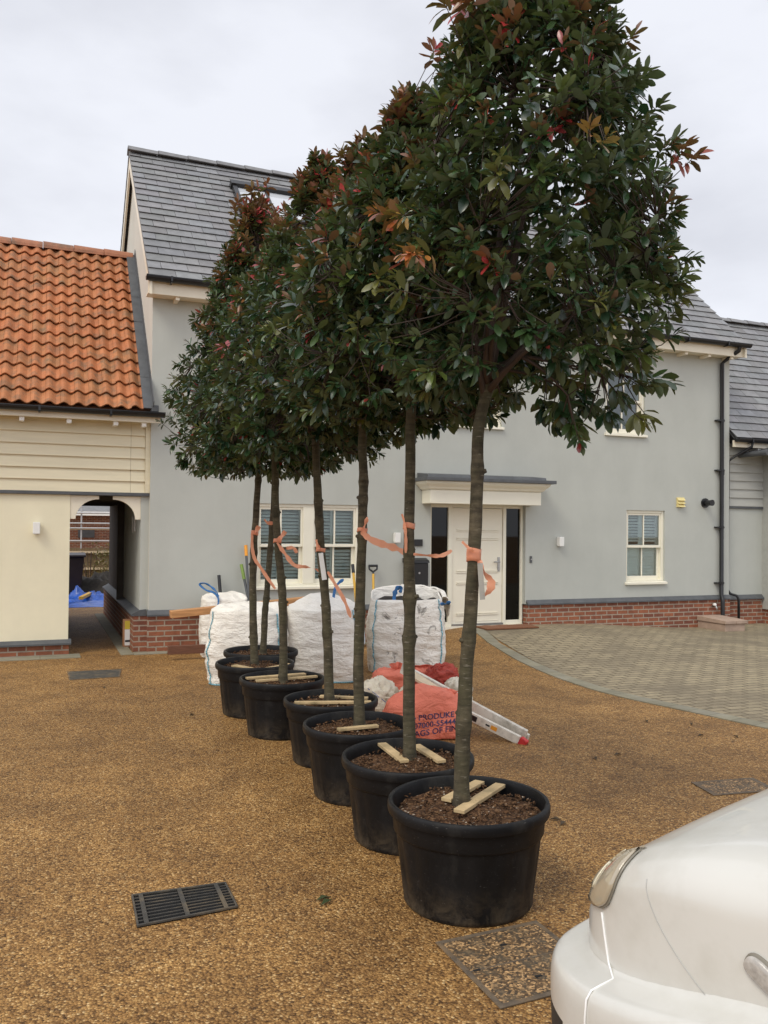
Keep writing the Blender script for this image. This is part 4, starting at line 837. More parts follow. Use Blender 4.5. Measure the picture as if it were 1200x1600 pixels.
    if seams:
        m = MB(); pr = None
        for j in range(40):
            a = -3*math.pi/4-.1+1.75*j/39; o = (side(a, .01)-c); o.z = 0; o = o.normalized()*.006; cur = (side(a, .004)+o, side(a, .022)+o)
            if pr: m.quad(pr[0], cur[0], cur[1], pr[1])
            pr = cur
        m.build('bottom_seam', 'seam', t, smooth=True, thick=.003)
    for pts, wpx2, dd in loops: m = MB(); strip_px(m, pts, dd, wpx2, .9, seed); m.build('lifting_loop', 'strap', t, smooth=True, thick=.004)
    return t
bulk_bag(378, 1074, 136, .73, .85, 'white bulk bag standing behind the leftmost pots, blue seam down its corner', -24, 3, tophump=.07, seams=(0, 1))
bulk_bag(503, 1069, 128, .74, .85, 'white bulk bag bulging in the middle of the row, blue strap sticking up', -20, 8, tophump=.15, seams=(1,), loops=[([(522, 965), (521, 935), (526, 915), (537, 905)], 7, 8.95)])
bulk_bag(637, 1054, 130, .80, .85, 'soiled white bulk bag standing open with dark contents and dirt marks', -20, 5, mat='bag_dirty', op=True, seams=(0, 1), loops=[([(616, 950), (616, 932), (620, 920), (627, 918), (625, 926)], 9, 9.35), ([(688, 943), (696, 944), (704, 940)], 9, 9.4)])
bulk_bag(352, 1028, 80, .70, .6, 'half hidden white bulk bag against the wall at the left end, with a blue loop', -8, 12, tophump=.06, seams=(), loops=[([(340, 950), (341, 935), (334, 926), (322, 922), (312, 913), (322, 912), (336, 922), (342, 932)], 5, 10.3)])

# timbers over and beside the bags
M['timber'] = MAT('orange_timber', (.50, .25, .10), .75, .2, 5, stretch=(1, 8, 8), bmp=.2, bscale=40); M['timber_dark'] = MAT('dark_plank', (.16, .07, .04), .8, .25, 6, stretch=(1, 8, 8), bmp=.2, bscale=40)
a, b = dep(266, 960, 9.35), dep(494, 936, 9.95); solo(MB().bar(a, b, .14, .075), 'timber_beam', 'timber', (a+b)/2-Vector((0, 0, .04)), 'long orange timber beam lying across behind the white bags', 'timber', bevel=.004)
a, b = gnd(262, 1016, .12), gnd(330, 1013, .12); solo(MB().bar(a, b, .05, .10), 'timber_plank', 'timber_dark', ((a+b)/2).to_2d().to_3d(), 'dark reddish plank lying on blocks at the foot of the house wall', 'timber', bevel=.004)
for k, px in enumerate((275, 318)):
    p = gnd(px, 1018, 0); solo(MB().box(p.x-.05, p.x+.05, p.y-.05, p.y+.12, .0, .069), 'support_block', 'dark_timber', (p.x, p.y, 0), ('small dark block under the left end of the reddish plank', 'small dark block under the plank beside the bulk bag')[k], 'block', 'blocks under the plank', bevel=.004)

# long handled tools leaning on the wall
M['yellow'] = MAT('yellow_handle', (.62, .36, .04), .45, .1, 10); M['green'] = MAT('green_handle', (.20, .30, .06), .5, .1, 10); M['ash'] = MAT('ash_shaft', (.45, .32, .17), .6, .15, 12); M['orange'] = MAT('orange_tip', (.8, .33, .03), .45, .08, 10)
def tool(top, foot_y, lean, shaft, gripm, label, name='spade', grip='bar', gl=.16, blade='steel'):
    a = fy(*top, -.07); f = Vector((a.x+lean, foot_y, .24)); t = thing(name, (f.x, f.y, 0), label, name.replace('_', ' '), 'tools leaning on the wall'); d = (a-f).normalized()
    MB().tube([f, a-d*gl], .017, 10).build('shaft', shaft, t, smooth=True, sharp=40)
    m = MB()
    if grip == 'd':
        s = Vector((1, 0, 0)); b0 = a-d*gl; m.tube([b0, b0+d*.03+s*.0, b0+d*.07+s*.055, a+s*.06], .013, 8); m.tube([b0+d*.03, b0+d*.07-s*.055, a-s*.06], .013, 8); m.tube([a-s*.065, a+s*.065], .017, 8)
    else: m.tube([a-d*gl, a], .022, 10)
    m.build('grip', gripm, t, smooth=True, sharp=40)
    m = MB(); w2 = .085; n = d.cross(Vector((1, 0, 0))).normalized()
    m.grid(lambda i, j: f+d*(.02-.25*j/6)+Vector((1, 0, 0))*(w2*(i/6*2-1)*(1-.25*(j/6)**3))+n*.02*(1-(i/3-1)**2), 7, 7); m.build('blade', blade, t, smooth=True, thick=.004)
tool((342, 899), -.32, .02, 'lead', 'black', 'dark shafted spade upright beside the blue bag loop', gl=.3)
tool((384, 852), -.32, .02, 'lead', 'orange', 'tall tool with an orange tipped handle behind the leftmost tree stems', 'rake', gl=.14)
tool((377, 882), -.36, .12, 'lead', 'green', 'leaning tool with a green handle left of the large window', 'hoe', gl=.2)
tool((551, 882), -.38, -.02, 'yellow', 'black', 'yellow shafted shovel with black grip directly beside a tree stem', 'shovel', gl=.12)
tool((583, 884), -.38, -.10, 'yellow', 'black', 'yellow shafted shovel with a black D handle leaning right of the large window', 'shovel', grip='d', gl=.12)

# ------------------------------------------------------------------ heap of rubble sacks
M['sack_orange'] = bag_mat('salmon_sack', (.82, .22, .14), (.50, .10, .06), .55, .75, 4, .9); M['sack_red'] = bag_mat('red_sack', (.50, .07, .045), (.22, .03, .02), .5, .7, 8, 1.1); M['sack_white'] = bag_mat('white_sack', (.80, .72, .57), (.5, .44, .33), .56, .75, 5, .9)
M['ink'] = MAT('dark_blue_ink', (.035, .03, .10), .6, .2, 60)
def sack(px, py, d, wpx, hpx, dm, mat, label, seed, ear=None, rotz=-20, rough=1., name='rubble_sack', flat=2.6):
    c = dep(px, py, d); hw = wpx*d/F/2; hh = hpx*d/F/2; r = R_(rotz); ux = Vector((math.cos(r), math.sin(r), 0)); uy = Vector((-math.sin(r), math.cos(r), 0)); zb = max(0, c.z-hh); m = MB(); NU, NV = 64, 34
    def P(i, j):
        a = 2*math.pi*i/NU; b = math.pi*(j/(NV-1)-.5); cb, sb = math.cos(b), math.sin(b); e = 2/flat
        f = lambda v, q: math.copysign(abs(v)**q, v)
        x, y, z = f(math.cos(a), e)*f(cb, e), f(math.sin(a), e)*f(cb, e), f(sb, .75)
        v = Vector((x, y, z)); n1 = .20*nz3(v, 1.4, seed)-rough*(.20*(abs(nz3(v+Vector((.4*z, 0, 0)), 2.3, seed+2))-.2)+.10*(abs(nz3(v, 5, seed+5))-.2)+.05*(abs(nz3(v, 11, seed+6))-.2)); k = 1+n1
        q = c+ux*(x*hw*k)+uy*(y*dm/2*k)+Vector((0, 0, z*hh*k)); q.z = max(q.z, .004+.004*(i % 2)) if zb < .02 else q.z; return q
    m.grid(P, NU, NV, True); t = thing(name, (c.x, c.y, zb), label, 'sack', 'rubble sacks in a heap')
    b = m.build('sack_body', mat, t, smooth=True)
    if ear:
        m = MB()
        for k, (x, y, w2, h2, s2) in enumerate(ear):
            e0 = dep(x, y, d-.02); 
            m.grid(lambda i, j: e0+RT*((i/8-.5)*2*w2*d/F*(.45+.75*(j/7)**1.3))+UP*(h2*d/F*j/7*(1-.25*abs(i/4-1)))+FW*(.035*nz3((i*.45, j*.35, k), 1, seed+s2)+.02*math.sin(i*1.6)), 9, 8)
        m.build('gathered_neck', mat, t, smooth=True, thick=.003)
    return t, b, m, c
tw_, bw_, _, _ = sack(588, 1098, 7.15, 78, 74, .34, 'sack_white', 'dirty white sack with faded blue print slumped behind the third pot', 21, rough=1.7, flat=2.1, rotz=-35)
sack(617, 1068, 7.45, 74, 50, .36, 'sack_orange', 'small salmon sack with an upright twisted neck on the left of the heap', 22, ear=[(621, 1052, 11, 18, 1), (630, 1070, 12, 20, 2)])
sack(692, 1062, 7.45, 52, 44, .36, 'sack_red', 'dark red crumpled sack at the top right of the heap', 23, rough=2.0, ear=[(690, 1058, 15, 20, 3)])
sack(662, 1066, 7.6, 56, 46, .3, 'sack_orange', 'salmon sack with a loose folded top behind the long boards', 24, rough=1.6, ear=[(662, 1048, 20, 10, 5)])
sack(716, 1083, 7.15, 44, 46, .3, 'sack_white', 'pale sack squeezed behind the nearest tree stem on the right of the heap', 25, rough=1.5)
sack(642, 1100, 7.0, 36, 56, .25, 'sack_white', 'pale tied sack between the salmon sacks', 28, rough=1.4, ear=[(617, 1098, 14, 10, 2)])
ts, bs, ms, cs = sack(664, 1128, 6.62, 124, 104, .42, 'sack_orange', 'large salmon sack printed with dark lettering at the front of the heap', 26, rough=.6, rotz=-22, flat=3.0, ear=[(702, 1090, 12, 14, 1)])
# printed lettering laid on the sack surface
bvh = BVHTree.FromPolygons([Vector(v.co)+Vector(ts.location) for v in bs.data.vertices], [tuple(p.vertices) for p in bs.data.polygons])
def print_on(bvh, parent, text, px, py, hpx, ang, mat='ink', d=6.5, name='lettering'):
    cu = bpy.data.curves.new('txt', 'FONT'); cu.body = text; cu.size = 1; cu.resolution_u = 3; o = bpy.data.objects.new('txt', cu); COL.objects.link(o); cu.offset = .012
    dg = bpy.context.evaluated_depsgraph_get(); dg.update(); me = bpy.data.meshes.new_from_object(o.evaluated_get(dg)); bpy.data.objects.remove(o)
    import bmesh; bm = bmesh.new(); bm.from_mesh(me); bmesh.ops.triangulate(bm, faces=bm.faces); bmesh.ops.subdivide_edges(bm, edges=bm.edges, cuts=2, use_grid_fill=True); bm.to_mesh(me); bm.free()
    ca, sa = math.cos(R_(ang)), math.sin(R_(ang)); off = world_off(parent)
    for v in me.vertices:
        x, y = v.co.x*hpx*1.38, v.co.y*hpx*1.38; X, Y = px+x*ca-y*sa*-0-y*0, py-(x*sa+y*ca); r = ray(X, Y).normalized(); h = bvh.ray_cast(CAM, r)
        p = h[0]-r*.006 if h[0] is not None else CAM+r*(d)
        v.co = p-off
    me.materials.append(M[mat]); ob = bpy.data.objects.new(name, me); COL.objects.link(ob); ob.parent = parent; return ob
bvw = BVHTree.FromPolygons([Vector(v.co)+Vector(tw_.location) for v in bw_.data.vertices], [tuple(p.vertices) for p in bw_.data.polygons])
M['ink_blue'] = MAT('faded_blue_ink', (.10, .16, .38), .6, .2, 60); print_on(bvw, tw_, '- –- –', 574, 1078, 12, -38, 'ink_blue', 7.0)
print_on(bvh, ts, '• PRODUKE', 646, 1127, 9, 6.5); print_on(bvh, ts, 'C-07000-554440', 634, 1141, 9, 7.5); print_on(bvh, ts, 'BAGS OF FIN', 640, 1153, 9.5, 9)

# long boards and folded white stepladder on the heap
lad = thing('stepladder', gnd(818, 1163), 'folded white stepladder with a red foot resting on the sack heap', 'stepladder')
M['alu'] = MAT('white_aluminium', (.74, .69, .59), .4, .1, 12, dirt=(.42, .38, .3), dscale=9); M['red'] = MAT('red_rubber', (.55, .03, .03), .5, .12, 20); M['board'] = MAT('pale_board', (.66, .53, .36), .7, .14, 8, bmp=.15, bscale=60)
r1a, r1b = dep(628, 1044, 7.10), dep(822, 1149, 6.42); r2a, r2b = dep(690, 1096, 6.72), dep(812, 1157, 6.36)
m = MB(); m.bar(r1a, r1b, .035, .082); m.build('rear_rail', 'alu', lad, bevel=.006)
m = MB(); m.bar(r2a, r2b, .03, .07); fr2 = m.build('front_rail', 'alu', lad, bevel=.006)
dd = (r2b-r2a).normalized(); m = MB(); m.bar(r2b-dd*.0, r2b+dd*.055+Vector((0, 0, -.012)), .045, .075); m.build('foot', 'red', fr2, bevel=.008)
sd_ = dd.cross(Vector((0, 0, 1))).normalized(); m = MB(); o_ = -sd_ if (CAM-r2a).dot(-sd_) > 0 else sd_
def stick(px0, px1, mat, nm, hh=.04):
    q0, q1 = (px0-690)/122, (px1-690)/122; m = MB(); a, b = r2a.lerp(r2b, q0)+o_*.0175, r2a.lerp(r2b, q1)+o_*.0175; m.bar(a, b, .003, hh); m.build(nm, mat, fr2)
stick(732, 748, 'black', 'label'); stick(770, 779, 'orange', 'sticker', .03); stick(762, 768, 'black', 'small_label', .012)
for q in (.25, .5, .75): a = r1a.lerp(r1b, .5+q*.45); b = a+o_*-.06-Vector((0, 0, .02)); MB().bar(a, b, .06, .02, (0, 0, 1)).build('tread', 'alu', lad, bevel=.003)
r3a, r3b = r1a-o_*.045-Vector((0, 0, .03)), r1b-o_*.045-Vector((0, 0, .03)); MB().bar(r3a, r3b, .035, .06).build('rear_rail', 'alu', lad, bevel=.006)
a, b = dep(634, 1048, 6.88), dep(722, 1102, 6.66); solo(MB().bar(a, b, .10, .022, (.2, -.4, 1)), 'wooden_board', 'board', (a+b)/2-Vector((0, 0, .02)), 'pale wooden board lying on the sacks beside the stepladder', 'board', bevel=.003)

# ------------------------------------------------------------------ drains and covers
M['iron'] = MAT('cast_iron', (.06, .055, .046), .65, .25, 20, bmp=.2, bscale=90, dirt=(.16, .12, .07), dscale=9); M['pit_shade'] = MAT('painted_pit_shade', (.008, .008, .008), .9, .1, 5)
def quadgrate(c4, label, name, cat):
    A, B, C_, D = [Vector(q) for q in c4]; P = lambda u, v, z=0: A.lerp(B, u).lerp(D.lerp(C_, u), v)+Vector((0, 0, z))
    t = thing(name, (A+B+C_+D)/4, label, cat, None); m = MB()
    m.quad(P(0, 0, .003), P(1, 0, .003), P(1, 1, .003), P(0, 1, .003)); m.build('pit_shade', 'pit_shade', t)  # flat black sheet stands for the shaded depth under the bars
    m = MB()
    def cell(u0, u1, v0, v1, z0=.004, z1=.014): m.add([P(u0, v0, z0), P(u1, v0, z0), P(u1, v1, z0), P(u0, v1, z0), P(u0, v0, z1), P(u1, v0, z1), P(u1, v1, z1), P(u0, v1, z1)], [(0, 3, 2, 1), (4, 5, 6, 7), (0, 1, 5, 4), (1, 2, 6, 5), (2, 3, 7, 6), (3, 0, 4, 7)])
    cell(0, 1, 0, .03); cell(0, 1, .97, 1); cell(0, .02, .03, .97); cell(.98, 1, .03, .97); m.build('frame', 'iron', t, bevel=.002)
    m = MB(); n = 9
    for k in range(n+1): v = .03+.94*k/n; cell(.02, .98, max(.03, v-.010), min(.97, v+.010), .0095, .0115) if 0 < k < n else None
    for u in (.07, .47, .86): cell(u, u+.045, .03, .97, .0117, .0137)
    m.build('grille', 'iron', t); return t
quadgrate([gnd(214, 1451), gnd(372, 1420), gnd(353, 1382), gnd(205, 1402)], 'rectangular slotted iron drain grate in the gravel at the front left', 'drain_grate', 'drain grate')
def flatcover(c4, label, mat, name, trim=.03, inset=None):
    A, B, C_, D = [Vector(q) for q in c4]; P = lambda u, v, z=0: A.lerp(B, u).lerp(D.lerp(C_, u), v)+Vector((0, 0, z)); t = thing(name, (A+B+C_+D)/4, label, 'drain cover'); m = MB()
    def cell(u0, u1, v0, v1, z0, z1): m.add([P(u0, v0, z0), P(u1, v0, z0), P(u1, v1, z0), P(u0, v1, z0), P(u0, v0, z1), P(u1, v0, z1), P(u1, v1, z1), P(u0, v1, z1)], [(0, 3, 2, 1), (4, 5, 6, 7), (0, 1, 5, 4), (1, 2, 6, 5), (2, 3, 7, 6), (3, 0, 4, 7)])
    cell(0, 1, 0, trim, .001, .006); cell(0, 1, 1-trim, 1, .001, .006); cell(0, trim, trim, 1-trim, .001, .006); cell(1-trim, 1, trim, 1-trim, .001, .006)
    if inset: cell(trim, 1-trim, .49, .505, .001, .0055)
    m.build('rim', 'worn_rim', t, bevel=.001); m = MB(); cell(trim, 1-trim, trim, 1-trim, .001, .0045); m.build('plate', mat, t)
    if inset:
        m = MB()
        for u, v in ((.5, .25), (.5, .75), (.1, .5)): m = MB(); cell(u-.03, u+.03, v-.012, v+.012, .0046, .0062); m.build('lift_slot', 'pit_shade', t)
        pass
    return t
def gtray():
    m, b, l = new_mat('gravel_tray'); v = N('ShaderNodeTexVoronoi'); v.inputs['Scale'].default_value = 125; t = N('ShaderNodeTexCoord'); l(t.outputs['Object'], v.inputs['Vector']); s = N('ShaderNodeSeparateColor'); l(v.outputs['Color'], s.inputs[0])
    r = N('ShaderNodeValToRGB'); e = r.color_ramp.elements; e[0].color = (.03, .02, .012, 1); e[1].position = 1; e[1].color = (.62, .38, .17, 1); q = e.new(.55); q.color = (.15, .085, .034, 1)
    l(s.outputs[0], r.inputs['Fac']); n = noise_node(15, 6, .7); o = mixc(ramp(n.outputs['Fac'], .46, (0, 0, 0), .62, (.8, .8, .8)).outputs['Color'], r.outputs['Color'], (.085, .067, .043)); l(o, b.inputs['Base Color']); setp(b, rough=.7); bump(b, v.outputs['Distance'], -.8, .006); return m
M['gravel_tray'] = gtray(); M['worn_rim'] = MAT('worn_cover_rim', (.12, .09, .06), .8, .35, 25, bmp=.3, bscale=90, dirt=(.24, .15, .07), dscale=9)
A = gnd(680, 1474); B = gnd(838, 1440); D = gnd(782, 1578); flatcover([A, B, B+(D-A), D], 'square inspection cover filled with gravel beside the van and the nearest pot', 'gravel_tray', 'inspection_cover', .045, True)
flatcover([gnd(108, 1063), gnd(187, 1058), gnd(190, 1046), gnd(105, 1050)], 'small dark iron drain cover in the gravel before the passage', 'iron', 'drain_cover')
A = gnd(1115, 1244); B = A+Vector((.45, -.06, 0)); flatcover([A, B, B+Vector((.06, .26, 0)), A+Vector((.06, .26, 0))], 'dark drain cover half hidden behind the van bonnet', 'gravel_tray', 'drain_cover', .08)
# fallen leaves
for k, (x, y) in enumerate(((510, 1412), (505, 1406), (965, 1180), (930, 1186), (655, 1330), (880, 1288), (162, 1075), (1010, 1128), (1080, 1132), (1095, 1150), (300, 1118), (868, 1282), (1150, 1152))):
    p = gnd(x, y); e = MB(); a = random.random()*6.28; u = Vector((math.cos(a), math.sin(a), 0))*.035; v = Vector((-u.y, u.x, 0))*.4
    e.add([p-u+Vector((0, 0, .004)), p-v+Vector((0, 0, .016)), p+u+Vector((0, 0, .006)), p+v+Vector((0, 0, .018)), p+Vector((0, 0, .006))], [(0, 1, 4), (1, 2, 4), (2, 3, 4), (3, 0, 4)])
    if k == 0: M['dead_leaf'] = MAT('dead_leaf', (.07, .045, .02), .7, .3, 20); M['green_leaf'] = MAT('fallen_green_leaf', (.05, .07, .02), .5, .2, 20)
    o = solo(e, 'fallen_leaf', 'green_leaf' if k < 2 else 'dead_leaf', p, 'green leaf fallen on the gravel between the drain grate and the nearest pot' if k < 2 else 'small brown leaf fallen on the gravel', 'leaf', 'fallen leaves', thick=.001)

# ------------------------------------------------------------------ passage clutter and what shows behind it
p = gnd(199, 1012); M['box_yellow'] = MAT('box_yellow', (.62, .48, .05), .6, .08, 10); M['card'] = MAT('box_brown', (.40, .20, .10), .7, .1, 10)
t = thing('product_box', (p.x, p.y, .012), 'narrow yellow and white product box standing in the passage entrance', 'box'); x, y = p.x, p.y
MB().box(x-.055, x+.045, y, y+.12, .013, .36).build('carton', 'card', t, bevel=.003); MB().box(x-.035, x+.043, y-.004, y-.0005, .24, .345).build('yellow_panel', 'box_yellow', t); MB().box(x-.035, x+.043, y-.004, y-.0005, .03, .236).build('white_panel', 'white', t); MB().box(x-.03, x+.035, y-.007, y-.0045, .075, .10).build('printed_strip', 'black', t)
m = MB(); q = lambda yy, zz: Vector((-.108, yy+.35, zz)); m.tube([q(.25, 1.93), q(.32, 1.80), q(.30, 1.62), q(.36, 1.50), q(.42, 1.52), q(.40, 1.66)], .009, 6); m.tube([q(.26, 1.92), q(.35, 1.7), q(.33, 1.54), q(.30, 1.50)], .009, 6); m.tube([q(.62, 1.70), q(.62, 1.48)], .008, 6)
M['cable'] = MAT('pale_cable', (.55, .53, .5), .5, .1, 10); solo(m, 'loose_cable', 'cable', (-.108, .65, 1.48), 'loose pale cables hanging on the passage wall', 'cable', smooth=True)
bp = gnd(112, 936); t = thing('wheelie_bin', (bp.x, bp.y, 0), 'black wheelie bin standing at the far end of the passage', 'bin'); x, y = bp.x-.05, bp.y; M['bin'] = MAT('bin_plastic', (.018, .012, .014), .4, .2, 6)
m = MB(); m.add([(x-.22, y, .06), (x+.22, y, .06), (x+.22, y+.45, .06), (x-.22, y+.45, .06), (x-.29, y-.06, .88), (x+.29, y-.06, .88), (x+.29, y+.52, .88), (x-.29, y+.52, .88)], [(0, 3, 2, 1), (4, 5, 6, 7), (0, 1, 5, 4), (1, 2, 6, 5), (2, 3, 7, 6), (3, 0, 4, 7)]); m.build('bin_body', 'bin', t, bevel=.02)
m = MB(); m.prism([(y-.10, .882), (y+.56, .882), (y+.56, .95), (y+.2, .975), (y-.10, .93)], 'x', x-.32, x+.32); m.build('lid', 'bin', t, bevel=.015); m = MB(); m.tube([(x-.26, y+.45, .1), (x+.26, y+.45, .1)], .1, 16); m.build('wheel', 'black', t)
M['tarp'] = MAT('blue_tarpaulin', (.02, .09, .42), .3, .3, 7, bmp=.8, bscale=16)
def heap(x0, x1, y0, y1, hh, mat, nm, label, cat, seed):
    m = MB(); m.grid(lambda i, j: (x0+(x1-x0)*i/28, y0+(y1-y0)*j/28, .006+max(0, hh*(.55+.75*nz3((i*.17, j*.17, 0), 1, seed)+.5*abs(nz3((i*.5, j*.5, 0), 1, seed)))*math.sin(math.pi*i/28)**.6*math.sin(math.pi*j/28)**.6)), 29, 29); return solo(m, nm, mat, ((x0+x1)/2, (y0+y1)/2, 0), label, cat, smooth=True)
heap(-1.0, .6, 6.2, 7.4, .07, 'tarp', 'tarpaulin', 'crumpled blue tarpaulin lying flat beyond the passage', 'tarpaulin', 1); heap(-.75, .1, 7.3, 8.2, .26, 'tarp', 'tarpaulin', 'blue tarpaulin heaped up behind the flat one', 'tarpaulin', 2); heap(-1.2, 1.2, 8.2, 9.6, .5, 'dark', 'spoil_heap', 'dark heap of soil and rubbish before the far fence', 'heap', 3)
a = gnd(142, 938); b = gnd(126, 945); solo(MB().bar(a+Vector((0, 0, .15)), b+Vector((0, 0, .13)), .08, .06), 'yellow_offcut', 'yellow', (a+b)/2, 'yellow offcut lying on the blue tarpaulin', 'offcut', bevel=.004)
M['fence'] = MAT('fence_wood', (.17, .12, .065), .85, .3, 6, stretch=(6, 6, 1), bmp=.3, bscale=40)
t = thing('board_fence', (0, 11.5, 0), 'brown close boarded fence beyond the passage', 'fence'); m = MB(); x = -5
while x < 5: m.box(x, x+.11, 11.5, 11.52, 0, .98+random.uniform(-.01, .01)); x += .115
m.build('boards', 'fence', t); m = MB(); m.box(-5, 5, 11.44, 11.499, .86, .91); m.box(-5, 5, 11.44, 11.499, .45, .5); m.build('rail', 'board', t)
t = thing('brick_house', (-1, 24, 0), 'distant red brick house with grey roof seen through the passage', 'house'); MB().box(-9, 7, 24, 30, 0, 2.02).build('wall', 'brick', t); m = MB(); m.prism([(23.6, 2.02), (30.4, 2.02), (27, 5.2)], 'x', -9.3, 7.3); m.build('roof', 'slate', t); MB().box(-9.3, 7.3, 23.5, 23.59, 1.9, 2.05).build('fascia', 'white', t)
for k in range(3): m = MB(); m.box(-3.6+k*1.9, -3.0+k*1.9, 23.95, 24.0, 1.05, 1.35); m.build('window', 'lead', t)
t = thing('scaffolding', (-1, 22.6, 0), 'scaffolding of steel poles in front of the distant brick house', 'scaffolding'); M['galv'] = MAT('galvanised_tube', (.42, .42, .42), .45, .1, 10)
for k in range(8): x = -5+k*1.05; MB().tube([(x, 22.6, 0), (x, 22.6, 2.6)], .03, 8).build('upright', 'galv', t)
for z in (.95, 1.42, 1.6, 1.98): MB().tube([(-5.5, 22.55, z), (3, 22.55, z)], .03, 8).build('ledger', 'galv', t)
MB().box(-5.5, 3, 22.6, 23.3, 1.36, 1.40).build('walk_board', 'board', t)
for k in range(3): MB().tube([(-3.0+k*1.05, 22.52, 1.42), (-2.2+k*1.05, 22.52, 1.9)], .03, 8).build('brace', 'galv', t)
p0 = dep(136, 878, 21); rng = np.random.default_rng(5); n = 600; bs_ = np.stack([rng.normal(p0.x+.45, .22, n), rng.normal(p0.y-.3, .25, n), rng.beta(1.5, 1.6, n)*1.15], 1)
t = thing('shrub', (p0.x, p0.y-.3, 0), 'yellowish shrub growing before the fence beyond the passage', 'shrub'); leaves_mesh('foliage', bs_, rng.normal(0, 1, (n, 3)), rng.uniform(.05, .1, n), np.array((.17, .13, .03))*rng.uniform(.5, 1.4, (n, 1)), t, rng); m = MB()
for k in range(7): m.tube([(p0.x+.05, p0.y-.3, 0), (p0.x+rng.normal(0, .2), p0.y-.3+rng.normal(0, .15), .9)], .008, 5)
m.build('stem', 'twig', t)
VAN = (.412, 2.16)
HL_RIM = [(.668, .03, .095), (.680, .02, .138), (.70, .015, .159), (.74, .02, .177), (.79, .05, .190), (.835, .11, .205), (.862, .16, .217)]
HL = [(.671, .03, .094), (.684, .022, .137), (.705, .02, .158), (.745, .025, .176), (.79, .055, .188), (.835, .115, .203), (.859, .17, .215)]
SEAM_DARK = [(.27+.17*t**1.6*1.0, .80-.19*t) for t in [k/12 for k in range(13)]]
SEAM_J = 0
REP = (.565, .705, -.5)
# ------------------------------------------------------------------ white van at the right
M['van'] = MAT('white_van_paint', (.63, .62, .575), .28, .02, 3, spec=.5, coat=.5, dirt=(.52, .505, .45), dscale=2.2); M['trim'] = MAT('dark_bumper_trim', (.025, .024, .024), .6, .2, 20, bmp=.15, bscale=200)
M['lamp_lens'] = MAT('headlamp_lens', (.42, .36, .26), .10, .2, 5, spec=.9, coat=.8); M['lamp_rim'] = MAT('headlamp_rim', (.22, .20, .16), .25, .1, 10); M['clear'] = MAT('repeater_lens', (.40, .375, .34), .15, .25, 60, coat=.6, bmp=.3, bscale=150); M['seamline'] = MAT('panel_seam', (.47, .465, .44), .6, .05, 10); M['seam_highlight'] = MAT('painted_seam_highlight', (.88, .88, .86), .3, .02, 10); M['van_glass'] = MAT('van_glass', (.012, .014, .015), .04, .1, 5, spec=.8); M['tyre'] = MAT('tyre_rubber', (.018, .018, .018), .8, .2, 20); M['alloy'] = MAT('wheel_trim', (.45, .45, .46), .35, .06, 10, metal=.6)
VH = R_(40); rtf = Vector((math.cos(YAW), -math.sin(YAW), 0)); fwf = Vector((math.sin(YAW), math.cos(YAW), 0))
hd_ = (-rtf*math.sin(VH)+fwf*math.cos(VH)); inw = (rtf*math.cos(VH)+fwf*math.sin(VH)); cam0 = Vector((CAM.x, CAM.y, 0))
VP0 = cam0+rtf*VAN[0]+fwf*VAN[1]; HW = .86
def V3(a, b, z): return VP0-hd_*a+inw*b+Vector((0, 0, z))
def vinset(a): return 0.0 if a >= .45 else .26*(1-(max(0, 1-((.45-a)/.45)**2.4))**(1/2.4))
def vtop(a): return float(np.interp(a, [0, .03, .08, .16, .26, .40, .60, .88, 1.0, 1.48, 1.65, 2.2, 4.2, 4.3], [.60, .66, .74, .815, .868, .912, .955, 1.005, 1.06, 1.66, 1.74, 1.78, 1.76, 1.70]))
def vbot(a):
    z = .22
    for w_ in (.80, 3.25):
        if abs(a-w_) < .36: z = max(z, .28+math.sqrt(.36**2-(a-w_)**2))
    return z
NF, NA, NT_ = 16, 9, 9
def vsec(a):
    T = vtop(a); r = float(np.interp(a, [0, .2, .5, .9, 1.4, 2], [.05, .10, .15, .15, .12, .12])); zb = min(vbot(a), T-r-.02); ins = vinset(a); pts = []
    tum = lambda z: .035*max(0, (z-.62)/.4)**1.5 if z < 1.02 else .035+.17*(z-1.02)
    for k in range(NF): z = zb+(T-r-zb)*k/(NF-1); pts.append((ins+tum(z), z))
    b0 = ins+tum(T-r); 
    for k in range(1, NA+1): q = math.pi/2*k/NA; pts.append((b0+r*1.25*(1-math.cos(q)), T-r+r*math.sin(q)*.94))
    b1, z1 = pts[-1]
    for k in range(1, NT_+1): u = k/NT_; pts.append((b1+(HW-b1)*u, z1+.045*(1-(1-u)**2)*min(1, .3+a)))
    return pts
AS = [0, .008, .02, .04, .065, .09, .12, .15, .19, .23, .28, .33, .39, .44, .47, .5, .55, .6, .65, .7, .75, .8, .85, .9, .95, 1.0, 1.05, 1.1, 1.13, 1.155, 1.165, 1.25, 1.35, 1.45, 1.55, 1.65, 1.8, 2.0, 2.4, 2.8, 2.885, 2.895, 2.95, 3.05, 3.15, 3.25, 3.35, 3.45, 3.55, 3.605, 3.615, 3.8, 4.0, 4.2, 4.3]
SEC = [vsec(a) for a in AS]; NS = len(SEC[0])
van = thing('parked_van', V3(2.1, HW, 0), 'white van parked at the lower right, its rounded front wing and headlamp in view', 'van')
m = MB(); nv_ = 2*NS-1
def PV_(i, j):
    b, z = SEC[j][i] if i < NS else SEC[j][2*NS-2-i]; b = b if i < NS else 2*HW-b; return V3(AS[j], b, z)
m.grid(lambda i, j: PV_(i, j), nv_, len(AS)); o = len(m.v); m.f.append(tuple(range(nv_))[::1]); m.c.append((1, 1, 1)); m.m.append(0); L0 = (len(AS)-1)*nv_; m.f.append(tuple(range(L0, L0+nv_))[::-1]); m.c.append((1, 1, 1)); m.m.append(0)
import bmesh
